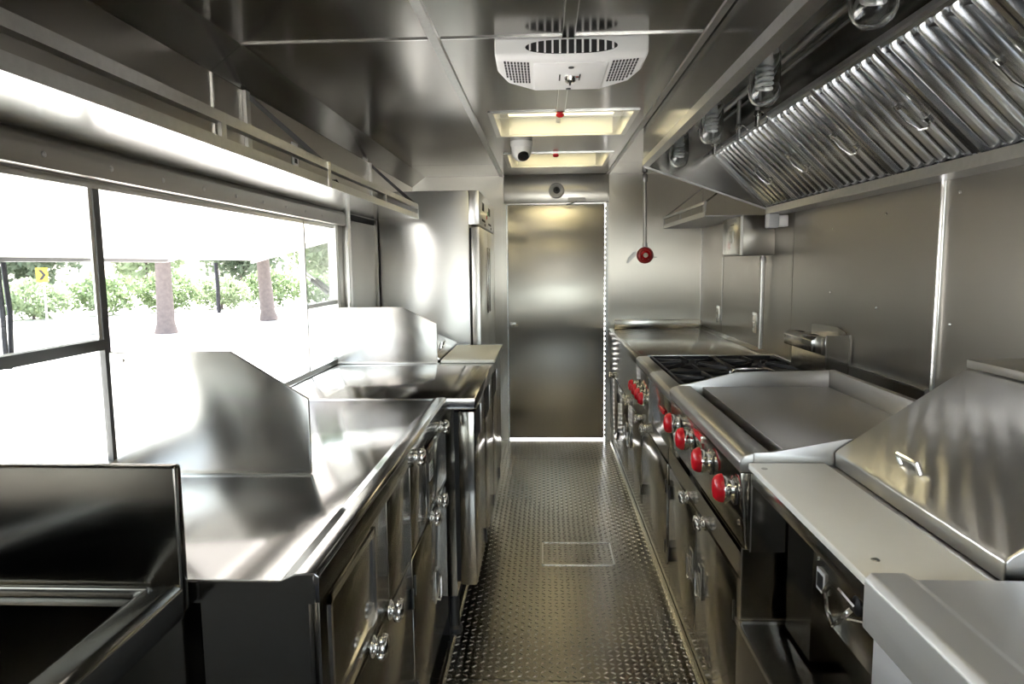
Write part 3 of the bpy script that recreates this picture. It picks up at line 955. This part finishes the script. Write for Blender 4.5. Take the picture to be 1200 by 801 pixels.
MB().prism([(1.085, 1.600), (XR - .006, 1.600), (XR - .006, 1.66), (XR - .012, 1.66), (XR - .012, 1.606), (1.091, 1.606), (1.091, 1.632), (1.085, 1.632)], 'y', HY0, HY1).build('grease_gutter', 'galvanized', hood)
bx('backing', 'cavity_black', hood, .85, XR - .008, HY0 + .002, HY1 - .002, 1.88, 1.884)

# filters: local frame u along Y, s down the slope from (.824,1.898) to (1.108,1.622), nrm towards the aisle and down
p_top, p_bot = Vector((.824, 0, 1.898)), Vector((1.108, 0, 1.622))
sl = (p_bot - p_top)
SL = sl.length
sl.normalize()
nrm = Vector((sl.z, 0, -sl.x)).normalized()


def fpt(u, s, h):
    return Vector((p_top.x, u, p_top.z)) + sl * s + nrm * h


FW = .405


def fbox(mb, u0, u1, s0, s1, h0, h1):
    c = [fpt(u, s, h) for h in (h0, h1) for s in (s0, s1) for u in (u0, u1)]
    return mb.add(c, [(0, 1, 3, 2), (4, 6, 7, 5), (0, 4, 5, 1), (2, 3, 7, 6), (0, 2, 6, 4), (1, 5, 7, 3)])


ord_f = ['farthest grease filter in the hood, beside the triangular end panel',
         'second grease filter from the far end of the hood',
         'third grease filter from the far end of the hood',
         'fourth grease filter from the far end of the hood',
         'fifth grease filter from the far end of the hood, under the nearest visible glass lamp',
         'grease filter at the upper right edge of the picture']
y_top = 3.452
f0 = None
for k, lab in enumerate(ord_f):
    y1 = y_top - k * (FW + .006)
    y0 = y1 - FW
    if f0 is None:
        f0 = thing('grease_filter', lab, 'filter', ((p_top.x + p_bot.x) / 2, (y0 + y1) / 2, p_bot.z), 'grease filters in the hood')
        fr = MB()
        fbox(fr, y0, y0 + .014, 0, SL, -.030, .006)
        fbox(fr, y1 - .014, y1, 0, SL, -.030, .006)
        fbox(fr, y0 + .014, y1 - .014, 0, .012, -.030, .004)
        fbox(fr, y0 + .014, y1 - .014, SL - .012, SL, -.030, .004)
        fr.build('frame', 'filter_steel', f0)
        bk = MB()
        fbox(bk, y0 + .014, y1 - .014, .012, SL - .012, -.028, -.024)
        bk.build('back_baffle', 'filter_steel', f0)
        nb = 6
        pit = (FW - .028) / nb
        for b in range(nb):
            uc = y0 + .014 + pit * (b + .5)
            mb = MB()
            ns = 9
            sts = [(.013, .15), (.016, .75), (.026, 1.0), (SL - .03, 1.0), (SL - .018, .8), (SL - .013, .15)]
            for (s, q) in sts:
                for i in range(ns):
                    a = PI * i / (ns - 1)
                    mb.v.append(fpt(uc - math.cos(a) * pit * .40, s, -.020 + .022 * math.sin(a) * q))
            for r in range(len(sts) - 1):
                for i in range(ns - 1):
                    mb.f.append((r * ns + i, r * ns + i + 1, (r + 1) * ns + i + 1, (r + 1) * ns + i))
            mb.allsmooth = True
            mb.build('baffle', 'filter_steel', f0)
        uc = y0 + .055
        s0 = SL * .44
        for hs in (0,):
            hp = [fpt(uc + .055, s0 - .002, .004), fpt(uc + .060, s0 - .010, .010), fpt(uc + .045, s0 + .000, .020), fpt(uc + .040, s0 + .04, .024), fpt(uc + .030, s0 + .075, .020), fpt(uc + .002, s0 + .082, .016), fpt(uc - .012, s0 + .070, .010), fpt(uc - .008, s0 + .062, .004)]
            MB().tube(hp, .0028, 6).build('handle', 'chrome', f0)
            for q in ((uc + .045, uc + .068, s0 - .012, s0 + .004), (uc - .018, uc, s0 + .056, s0 + .072)):
                fbox(MB(), *q, .004, .010).build('handle_clip', 'chrome', f0)
    else:
        copy_tree(f0, None, (0, -k * (FW + .006), 0), lab)

# vapour proof lamps
lamps = [(2.085, 'second glass jar lamp from the camera under the hood'), (1.42, 'nearest glass jar lamp, cut off by the top edge of the picture'),
         (2.72, 'third glass jar lamp from the camera under the hood'), (3.35, 'farthest and smallest glass jar lamp, beside the hood end panel')]
LX = .64
l0 = None
for y, lab in lamps:
    if l0 is None:
        ybase = y
        l0 = thing('hood_lamp', lab, 'lamp', (LX, y, 1.82), 'glass jar lamps under the hood')
        MB().lathe([(.050, 0), (.050, -.010), (.030, -.016), (.026, -.022), (.040, -.026), (.040, -.046), (.034, -.048)], (LX, y, ZC - .015), 'z', 22).build('socket', 'galvanized', l0)
        MB().lathe([(.0405, .153), (.0445, .145), (.0455, .05), (.043, .030), (.036, .014), (.024, .004), (.0, 0), (.0, .0035), (.022, .0075), (.033, .017), (.0395, .032), (.042, .05), (.041, .145), (.037, .153), (.0405, .153)], (LX, y, 1.818), 'z', 26).build('globe', 'globe_glass', l0)
        hp = []
        for k in range(90):
            a = k / 90 * 2 * PI * 4.5
            hp.append((LX + .021 * math.cos(a), y + .021 * math.sin(a), 1.868 + k / 90 * .062))
        bl = MB().tube(hp, .0058, 6).build('bulb', 'bulb_white', l0)
        MB().lathe([(.020, 0), (.024, .010), (.020, .045)], (LX, y, 1.930), 'z', 14).build('bulb_base', 'white_plastic', bl)
    else:
        copy_tree(l0, None, (0, y - ybase, 0), lab)

# fire suppression pipe and nozzles
pp = thing('suppression_pipe', 'dark suppression pipe running inside the hood behind the lamps', 'pipe', (.735, 1.9, 1.98))
MB().tube([(.735, .4, 1.985), (.735, 3.35, 1.985)], .011, 10).build('pipe', 'galvanized', pp)
for y in (1.2, 2.38, 3.2):
    MB().lathe([(.016, -.02), (.018, -.01), (.018, .01), (.016, .02)], (.735, y, 1.985), 'y', 10).build('coupling', 'dark_frame', pp)
noz = [(2.46, .145, 'suppression nozzle with wire ring, nearest of the three under the hood'), (2.69, .150, 'suppression nozzle with wire ring, middle of the three under the hood'), (3.06, .155, 'suppression nozzle with wire ring, farthest of the three under the hood')]
n0 = None
for y, ln, lab in noz:
    if n0 is None:
        ybase = y
        n0 = thing('suppression_nozzle', lab, 'nozzle', (.735, y, 1.84), 'suppression nozzles under the hood')
        MB().tube([(.735, y, 1.972), (.735, y, 1.865)], .0075, 10).build('stem', 'galvanized', n0)
        MB().lathe([(.010, 0), (.013, -.006), (.013, -.016), (.008, -.02), (.008, -.045), (.011, -.047), (.011, -.055), (.0, -.056)], (.735, y, 1.885), 'z', 12).build('tip', 'chrome', n0)
        MB().tube([(.742, y, 1.880)] + [(.737 + .033 * math.sin(a), y, 1.858 + .024 * math.cos(a)) for a in [k * PI / 9 + .1 for k in range(9)]] + [(.740, y, 1.832)], .002, 6).build('wire_ring', 'chrome', n0)
    else:
        copy_tree(n0, None, (0, y - ybase, 0), lab)

# ================================================================== RIGHT WALL THINGS
eb = thing('electrical_box', 'steel electrical box on the right wall under the hood end', 'electrical box', (1.1, 3.79, 1.40))
bx('body', 'wall_steel', eb, 1.022, XR - .005, 3.605, 3.965, 1.402, 1.606, .003)
d = bx('door', 'panel_steel', eb, 1.010, 1.021, 3.612, 3.960, 1.410, 1.600, .002)
bx('latch', 'galvanized', d, 1.004, 1.010, 3.74, 3.80, 1.47, 1.535, .002)
bx('label_slot', 'dark_frame', d, 1.009, 1.010, 3.735, 3.805, 1.562, 1.568)
bx('hinge', 'edge_strip', eb, 1.008, 1.020, 3.600, 3.608, 1.405, 1.602)
em = thing('hood_switch_box', 'pale grey plastic switch box hanging under the hood corner', 'switch box', (1.13, 3.40, 1.53))
bx('body', 'grey_plastic', em, 1.075, 1.125, 3.37, 3.43, 1.530, 1.598, .006)
bx('cover', 'white_plastic', em, 1.125, 1.170, 3.375, 3.425, 1.535, 1.590, .004)
cd = thing('conduit', 'thin vertical conduit from the electrical box down to the stove', 'conduit', (1.16, 3.70, .9))
MB().tube([(1.155, 3.70, .905), (1.155, 3.70, 1.40)], .012, 12).build('pipe', 'galvanized', cd)
MB().lathe([(.018, 0), (.018, .02), (.014, .03)], (1.155, 3.70, 1.365), 'z', 12).build('coupling', 'galvanized', cd)
for y, z, lab in ((3.90, 1.028, 'white power outlet on the right wall beside the conduit'), (4.72, 1.016, 'white power outlet on the right wall near the far corner')):
    o_ = thing('wall_outlet', lab, 'outlet', (XR - .006, y, z - .05), 'outlets on the right wall')
    bx('plate', 'edge_strip', o_, XR - .009, XR - .0045, y - .04, y + .04, z - .058, z + .058, .001)
    for dz in (-.025, .012):
        bx('socket', 'white_plastic', o_, XR - .012, XR - .009, y - .02, y + .02, z + dz, z + dz + .028, .001)
lg = thing('wall_rail', 'low steel rail along the right wall behind the griddle', 'rail', (1.18, 2.40, .90))
bx('plate', 'wall_steel', lg, XR - .016, XR - .010, 2.135, 2.672, .892, .968)
bx('edge', 'edge_strip', lg, XR - .020, XR - .008, 2.135, 2.672, .966, .971)
bx('bracket', 'galvanized', lg, XR - .022, XR - .008, 2.127, 2.135, .892, .975)

# ================================================================== RIGHT SIDE COOKING LINE
RX = .500
# ---- back worktop
rt = thing('worktop', 'mirror polished stainless worktop in the far right corner', 'worktop', (.84, 4.35, .83))
MB().prism([(.486, .832), (.486, .868), (.492, .876), (.512, .876), (.526, .870), (XR - .008, .870), (XR - .008, .858), (.500, .858), (.500, .832)], 'y', 3.472, 5.228).build('top', 'panel_steel', rt, .0015)
bx('back_upstand', 'panel_steel', rt, .53, XR - .02, 5.212, 5.228, .871, .942, .002)
bx('side_upstand', 'panel_steel', rt, XR - .014, XR - .008, 3.472, 5.205, .871, .900)
# cabinets along the floor


def cab(name_lab, y0, y1, zt, doors):
    c = thing('base_cabinet', name_lab, 'cabinet', (.84, (y0 + y1) / 2, 0), 'cabinets under the cooking line')
    bx('body', 'cabinet_steel', c, RX + .012, XR - .02, y0, y1, .10, zt)
    bx('toe_kick', 'cabinet_steel', c, RX + .012, XR - .02, y0, y1, 0, .10)
    for d0, d1, ztop, lat, hin, pl in doors:
        dd = bx('door', 'cabinet_steel', c, RX, RX + .012, d0, d1, .115, ztop, .002)
        for y in lat:
            latch(dd, RX, y, ztop + .004, -1)
        for y in hin:
            hinge(dd, RX, y, .45, -1)
            hinge(dd, RX, y, .19, -1)
        for y in pl:
            pull(dd, RX, y, .285, .395, -1)
    return c


c = cab('steel base cabinet under the griddle with two doors', 1.602, 2.735, .628, [(1.735, 2.205, .545, (2.109,), (1.75,), (2.14,)), (2.225, 2.700, .545, (2.353,), (2.69,), (2.27,))])
bx('front_rail', 'cabinet_steel', c, RX, RX + .012, 1.606, 2.731, .560, .626)
bx('stile', 'cabinet_steel', c, RX, RX + .012, 1.606, 1.725, .115, .555)
c = cab('steel base cabinet under the stove', 2.741, 3.468, .660, [(2.76, 3.455, .545, (3.36,), (2.775,), ())])
bx('front_rail', 'cabinet_steel', c, RX, RX + .012, 2.745, 3.464, .560, .655)
c = cab('steel base cabinet under the far worktop, beside the stove', 3.474, 4.640, .830, [(3.485, 4.060, .545, (3.58, 4.03), (3.50,), (3.98,)), (4.075, 4.630, .545, (4.13,), (4.62,), (4.16,))])
bx('front_rail', 'cabinet_steel', c, RX, RX + .012, 3.478, 4.636, .560, .826)
c = cab('steel base cabinet in the far right corner beside the end door', 4.646, 5.220, .830, [(4.66, 5.21, .545, (5.02,), (4.67,), ())])
bx('front_rail', 'cabinet_steel', c, RX, RX + .012, 4.650, 5.216, .560, .826)

# ---- stove
sv = thing('stove', 'stainless gas stove with black cast iron grates between griddle and far worktop', 'stove', (.82, 2.96, .66))
bx('body', 'cabinet_steel', sv, .506, 1.16, 2.462, 3.464, .665, .872)
MB().prism([(.462, .862), (.462, .888), (.474, .899), (.520, .902), (.520, .872), (.506, .862)], 'y', 2.985, 3.462).build('front_rail', 'griddle_steel', sv, .003)
MB().prism([(.456, .862), (.456, .888), (.470, .900), (.520, .902), (.520, .872), (.506, .862)], 'y', 2.462, 2.975).build('front_rail', 'griddle_steel', sv, .003)
MB().prism([(.462, .860), (.505, .860), (.505, .672), (.476, .672)], 'y', 2.985, 3.462).build('control_panel', 'cabinet_steel', sv, .002)
p2 = MB().prism([(.460, .860), (.505, .860), (.505, .660), (.474, .660)], 'y', 2.462, 2.972).build('control_panel', 'cabinet_steel', sv, .002)
bx('panel_edge', 'edge_strip', sv, .455, .470, 2.975, 2.983, .668, .872)
bx('badge', 'red_plastic', p2, .452, .4605, 2.60, 2.72, .790, .806, .001)
bx('tray', 'cast_iron', sv, .520, 1.14, 2.47, 3.45, .873, .880)
for a in ((.520, 1.16, 3.450, 3.463), (1.14, 1.16, 2.47, 3.450)):
    bx('top_rim', 'bright_steel', sv, a[0], a[1], a[2], a[3], .872, .906, .002)


def knob(parent, x, y, z, r):
    k = MB().lathe([(r * 1.05, 0), (r * 1.05, -.005), (r * .80, -.008), (r * .78, -.014), (r * 1.0, -.018), (r * 1.06, -.026), (r * 1.04, -.032)], (x, y, z), 'x', 26).build('knob', 'chrome', parent)
    g = MB().lathe([(r * 1.03, -.032), (r * 1.00, -.040), (r * .86, -.048), (r * .62, -.053), (0, -.055)], (x, y, z), 'x', 26)
    for p in g.v:
        if p.z > z:
            p.z = z + (p.z - z) * 1.18
    g.build('knob_grip', 'red_plastic', k)
    MB().lathe([(r * 1.25, 0), (r * 1.2, .004), (r * .9, .004)], (x - .004, y, z), 'x', 20).build('bezel', 'gasket_black', k)
    return k


for y in (3.385, 3.265, 3.150, 3.045):
    knob(sv, .468, y, .762, .026)


def grate(y0, y1, x0, x1):
    z0, z1 = .888, .904
    g = MB()
    t_ = .012
    g.box(x0, x1, y0, y0 + t_, z0, z1).box(x0, x1, y1 - t_, y1, z0, z1).box(x0, x0 + t_, y0, y1, z0, z1).box(x1 - t_, x1, y0, y1, z0, z1)
    cx, cy = (x0 + x1) / 2, (y0 + y1) / 2
    for k in range(8):
        a = k * PI / 4 + PI / 8 * 0
        dx, dy = math.cos(a), math.sin(a)
        L = min(((x1 - x0) / 2) / max(abs(dx), 1e-6), ((y1 - y0) / 2) / max(abs(dy), 1e-6)) - .006
        px_, py_ = -dy * .005, dx * .005
        a0 = (cx + dx * .045, cy + dy * .045)
        a1 = (cx + dx * L, cy + dy * L)
        g.add([(a0[0] + px_, a0[1] + py_, z0 + .003), (a0[0] - px_, a0[1] - py_, z0 + .003), (a1[0] - px_, a1[1] - py_, z0), (a1[0] + px_, a1[1] + py_, z0),
               (a0[0] + px_, a0[1] + py_, z1 + .004), (a0[0] - px_, a0[1] - py_, z1 + .004), (a1[0] - px_, a1[1] - py_, z1), (a1[0] + px_, a1[1] + py_, z1)],
              [(3, 2, 1, 0), (4, 5, 6, 7), (0, 1, 5, 4), (1, 2, 6, 5), (2, 3, 7, 6), (3, 0, 4, 7)])
    for xx in (x0 + .03, x1 - .04):
        for yy in (y0 + .005, y1 - .017):
            g.box(xx, xx + .012, yy, yy + .012, .880, z0)
    go = g.build('grate', 'cast_iron', sv, .0015, 1)
    MB().lathe([(.045, 0), (.045, .006), (.036, .010), (.034, .014), (0, .015)], (cx, cy, .880), 'z', 16).build('burner', 'cast_iron', go)


for y0, y1 in ((2.50, 2.965), (2.975, 3.442)):
    for x0, x1 in ((.53, .828), (.836, 1.132)):
        grate(y0, y1, x0, x1)
MB().tube([(.665, 2.474, .906), (.672, 2.474, .978), (.69, 2.474, .985), (.80, 2.474, .985), (.822, 2.474, .978), (.83, 2.474, .906)], .005, 8).build('wire_guard', 'chrome', sv)

# ---- griddle
gd = thing('griddle', 'stainless griddle with four red knobs', 'griddle', (.74, 2.0, .63))
gy0, gy1 = 1.555, 2.445
bx('body', 'cabinet_steel', gd, .478, 1.02, gy0, gy1, .695, .895)
for x in (.53, .96):
    for y in (1.66, 2.36):
        MB().lathe([(.022, 0), (.022, .012), (.016, .02), (.016, .067)], (x, y, .629), 'z', 10).build('foot', 'dark_frame', gd)
MB().prism([(.448, .886), (.446, .912), (.456, .926), (.474, .932), (.520, .932), (.520, .895), (.478, .886)], 'y', gy0, gy1).build('front_rail', 'griddle_steel', gd, .004, 3)
cpn = MB().prism([(.450, .884), (.478, .884), (.478, .700), (.466, .700)], 'y', gy0 + .004, gy1 - .004).build('control_panel', 'cabinet_steel', gd, .002)
for y in (2.300, 2.090, 1.860, 1.622):
    knob(gd, .457, y, .825, .031)
bx('badge', 'red_plastic', cpn, .444, .4525, 1.93, 2.05, .858, .874, .001)
bx('badge_pin', 'chrome', cpn, .442, .4525, 1.922, 1.93, .856, .876, .001)
for z in (.85, .76):
    MB().lathe([(.007, 0), (.006, -.003), (.0, -.004)], (.4555, gy0 + .02, z), 'x', 8).build('rivet', 'chrome', cpn)
bx('side_edge', 'edge_strip', gd, .474, .4775, gy0 - .004, gy0 - .001, .697, .884)
bx('trough', 'cavity_black', gd, .520, .562, gy0 + .01, gy1 - .01, .895, .898)
bx('plate', 'griddle_steel', gd, .562, 1.000, gy0 + .008, gy1 - .012, .895, .928, .002)
for a, b in ((gy0 - .004, gy0 + .006), (gy1 - .012, gy1 - .002)):
    zz = .014 if a < 2 else 0
    MB().prism([(.478, .895), (.478, .934), (.520, .940 - zz * .3), (.68, .980 - zz), (1.02, .985 - zz), (1.02, .895)], 'y', a, b).build('side_splash', 'griddle_steel', gd, .0015)
bx('back_splash', 'griddle_steel', gd, 1.002, 1.022, gy0 + .006, gy1 - .012, .895, .988, .003)

# ---- small dispenser box on the wall
hb = thing('flue_box', 'small steel box with angled slotted front against the right wall', 'steel box', (1.13, 2.85, .90))
bx('body', 'panel_steel', hb, 1.092, XR - .012, 2.682, 3.06, .908, 1.060)
bx('near_side', 'panel_steel', hb, 1.086, XR - .011, 2.676, 2.682, .908, 1.082)
bx('near_edge', 'edge_strip', hb, 1.084, 1.0885, 2.672, 2.676, .908, 1.084)
bx('corner_edge', 'edge_strip', hb, XR - .014, XR - .008, 2.668, 2.676, .92, 1.086)
fl = MB().prism([(1.090, 1.075), (1.058, 1.078), (1.034, 1.062), (1.036, 1.018), (1.090, 1.000)], 'y', 2.690, 3.00).build('flap', 'panel_steel', hb, .003)
for y in (2.74, 2.89):
    bx('slot', 'gasket_black', fl, 1.062, 1.085, y, y + .05, 1.0765, 1.0785)
MB().prism([(2.70, 1.06), (3.06, 1.06), (3.06, 1.098), (2.80, 1.105), (2.72, 1.090)], 'x', XR - .014, XR - .008).build('back_fin', 'panel_steel', hb)

# ---- cold prep table with white board
ct = thing('cold_prep_table', 'refrigerated prep table with sloped steel lid, right foreground', 'prep table', (.84, 1.26, 0))
bx('body', 'cabinet_steel', ct, .630, XR - .02, .955, 1.546, .512, .885)
bx('front_top_rail', 'panel_steel', ct, .472, .639, .958, 1.546, .862, .896, .002)
bx('control_panel', 'cabinet_steel', ct, .560, .630, .958, 1.40, .655, .838, .002)
bx('side_cheek', 'cabinet_steel', ct, .560, .630, 1.40, 1.545, .52, .855)
vk = MB().lathe([(.020, 0), (.018, -.014), (.012, -.018), (.0, -.019)], (.560, 1.170, .765), 'x', 16).build('valve', 'gasket_black', ct)
MB().tube([(.541, 1.170, .765), (.520, 1.185, .790), (.515, 1.207, .790), (.512, 1.223, .765), (.512, 1.213, .735), (.515, 1.190, .718), (.520, 1.175, .735), (.538, 1.170, .758)], .005, 8).build('valve_handle', 'chrome', vk)
MB().tube([(.556, 1.125, .755), (.520, 1.145, .755)], .004, 8).build('spindle', 'chrome', vk)
for y, z in ((1.375, .800), (1.375, .765), (1.115, .800), (1.06, .79)):
    MB().lathe([(.008, 0), (.007, -.004), (.0, -.005)], (.560, y, z), 'x', 10).build('indicator', 'chrome', ct)
sq = bx('switch_label', 'sticker_white', ct, .558, .560, 1.335, 1.375, .700, .745)
bx('switch_rocker', 'gasket_black', sq, .556, .558, 1.342, 1.368, .708, .737)
bx('gutter', 'griddle_steel', ct, .640, .672, .975, 1.546, .884, .904)
lid = MB().prism([(.658, .905), (.656, .938), (.664, .946), (.930, 1.128), (.955, 1.128), (.955, .905)], 'y', .968, 1.545).build('lid', 'lid_steel', ct, .004, 3)
hd_ = MB().tube([(.700, 1.275, .972), (.694, 1.275, .990), (.694, 1.345, .990), (.700, 1.345, .972)], .006, 8).build('lid_handle', 'chrome', lid)
bx('hinge_box', 'griddle_steel', ct, .935, 1.13, .96, 1.548, 1.131, 1.150, .003)
bx('rear_cover', 'griddle_steel', ct, .957, 1.13, .96, 1.548, .886, 1.130)
cbd = thing('cutting_board', 'long white cutting board in front of the sloped lid', 'cutting board', (.56, 1.285, .8965))
bx('board', 'white_board', cbd, .464, .638, .960, 1.547, .8965, .9125, .004)
for x, y in ((.486, 1.500), (.506, 1.030)):
    MB().lathe([(.007, 0), (.006, .0012), (0, .0012)], (x, y, .9125), 'z', 10).build('peg', 'galvanized', cbd)
pl = thing('platform', 'low dark steel platform under the prep table', 'platform', (.82, .95, 0))
bx('top', 'cabinet_steel', pl, .462, XR - .02, .40, 1.596, .497, .510, .002)
bx('front', 'cabinet_steel', pl, .470, .480, .40, 1.596, .0, .497)
bx('edge', 'edge_strip', pl, .458, .462, .40, 1.600, .500, .512)
bx('end_cheek', 'cabinet_steel', pl, .470, .628, 1.590, 1.598, .512, .690)
bx('cheek_edge', 'edge_strip', pl, .466, .630, 1.586, 1.5895, .6875, .691)
bx('cheek_edge', 'edge_strip', pl, .466, .469, 1.586, 1.5895, .513, .687)
bx('cheek_edge', 'edge_strip', pl, .470, .630, 1.586, 1.5895, .511, .514)

# ---- near worktop, bottom right corner
nw = thing('worktop', 'near steel worktop with rounded front edge, bottom right corner', 'worktop', (.82, .3, .84))
MB().prism([(.450, .850), (.450, .922), (.458, .932), (.505, .932), (.522, .922), (XR - .02, .922), (XR - .02, .910), (.462, .910), (.462, .850)], 'y', -.60, .946).build('top', 'satin_steel', nw, .003, 3)
nc = thing('base_cabinet', 'steel base cabinet under the near right worktop', 'cabinet', (.82, .17, 0))
bx('side_panel', 'satin_steel', nc, .466, XR - .02, -.59, .380, .0, .849, .002)
bx('front_face', 'satin_steel', nc, .464, .62, .385, .940, .515, .849, .002)

# ================================================================== OUTSIDE


def leaf_cluster(c, rx, ry, rz, n, sz, rnd, shell=.55):
    vs, fs = [], []
    for _ in range(n):
        while True:
            p = Vector((rnd.uniform(-1, 1), rnd.uniform(-1, 1), rnd.uniform(-1, 1)))
            if shell < p.length < 1:
                break
        bump = .8 + .25 * math.sin(p.x * 7 + c[0]) * math.cos(p.y * 6 + p.z * 5)
        q = Vector((c[0] + p.x * rx * bump, c[1] + p.y * ry * bump, c[2] + p.z * rz * bump))
        u = Vector((rnd.gauss(0, 1), rnd.gauss(0, 1), rnd.gauss(0, 1))).normalized() * sz * rnd.uniform(.6, 1.3)
        v = u.cross(Vector((rnd.gauss(0, 1), rnd.gauss(0, 1), rnd.gauss(0, 1)))).normalized() * sz * .45
        k = len(vs)
        vs += [q - u, q + v, q + u, q - v]
        fs.append((k, k + 1, k + 2, k + 3))
    mb = MB()
    mb.v = vs
    mb.f = fs
    return mb


rnd = random.Random(3)
GZ = -.70


def tree(x, y, h, r, lean, lab, crown):
    t = thing('tree', lab, 'tree', (x, y, GZ), 'trees beyond the serving window')
    pts = [(x, y, GZ), (x + lean * .2, y, GZ + h * .1), (x + lean * .5, y, GZ + h * .4), (x + lean, y, GZ + h)]
    MB().tube(pts, [r * 1.35, r, r * .9, r * .75], 14).build('trunk', 'bark', t)
    for cx, cy, cz_, rx, rz, n in crown:
        leaf_cluster((x + cx, y + cy, GZ + cz_), rx, rx, rz, n, .16, rnd, .2).build('foliage', 'leaf_tree', t)
    return t


tree(-12.1, 21.2, 3.4, .27, .05, 'thick tree trunk standing on the pavement, left of the two trunks', [(0, 0, 4.2, 2.8, 1.3, 2400), (-2.4, .5, 3.6, 2.0, .9, 1300), (2.2, .8, 3.7, 1.8, 1.0, 1300)])
tree(-10.75, 26.1, 3.6, .28, -.18, 'leaning tree trunk standing on the pavement, right of the two trunks', [(0, 0, 4.3, 3.0, 1.4, 2400), (2.4, .4, 3.5, 2.2, 1.2, 1500), (-2.2, .6, 3.7, 1.8, 1.0, 1300)])
# hedge of separate shrubs behind the pavement
hl = ['first', 'second', 'third', 'fourth', 'fifth', 'sixth', 'seventh', 'eighth', 'ninth', 'tenth']
for k in range(10):
    f = k / 9
    x = -26.5 + f * 15.5
    y = 21.5 + f * 18.0
    t = thing('hedge_shrub', '%s leafy shrub from the left in the hedge beyond the window' % hl[k], 'shrub', (x, y, GZ), 'hedge shrubs beyond the window')
    hgt = rnd.uniform(1.5, 1.9)
    leaf_cluster((x, y, GZ + hgt * .55), 1.75, 1.6, hgt * .62, 1700, .13, rnd, .5).build('foliage', 'leaf_hedge' if k % 3 else 'leaf_pale', t)
    MB().tube([(x, y, GZ), (x, y, GZ + .8)], .06, 8).build('stem', 'bark', t)
bl_ = ['leftmost', 'second', 'third', 'fourth', 'fifth', 'rightmost']
for k in range(6):
    f = k / 5
    x = -36 + f * 20
    y = 27 + f * 22
    t = thing('background_tree', '%s tall pale tree behind the hedge beyond the window' % bl_[k], 'tree', (x, y, GZ), 'tall trees behind the hedge')
    hgt = rnd.uniform(5.0, 6.5)
    leaf_cluster((x, y, GZ + hgt * .62), 3.3, 2.6, hgt * .5, 3000, .24, rnd, .35).build('foliage', 'leaf_pale' if k % 2 else 'leaf_tree', t)
    MB().tube([(x, y, GZ), (x, y, GZ + hgt * .6)], .16, 8).build('trunk', 'bark', t)
for x, y, s, lab in ((-15.6, 20.6, .35, 'small grey rock lying on the pavement, left of the pair'), (-14.4, 21.0, .32, 'small grey rock lying on the pavement, right of the pair')):
    mb = MB().lathe([(s, 0), (s * 1.05, s * .12), (s * .8, s * .32), (s * .4, s * .42), (0, s * .44)], (x, y, GZ), 'z', 9)
    for p in mb.v:
        p.x += rnd.uniform(-.06, .06)
        p.y += rnd.uniform(-.06, .06)
    tag(mb.build('rock', 'rock'), lab, 'rock', 'rocks on the pavement')
sg = thing('road_sign', 'yellow curve sign with black chevron beyond the hedge', 'road sign', (-14.84, 19.6, GZ))
bx('post', 'galvanized', sg, -14.86, -14.82, 19.63, 19.67, GZ, 1.35)
R_ = Matrix.Translation((-14.84, 19.6, 1.207)) @ Matrix.Rotation(math.radians(38), 4, 'Z')
MB().box(-.15, .15, 0, .02, -.21, .21).xform(R_).build('board', 'sign_yellow', sg)
MB().prism([(-.09, .15), (.0, .15), (.10, 0), (.0, -.15), (-.09, -.15), (.01, 0)], 'y', -.006, 0).xform(R_).build('chevron', 'sign_black', sg)
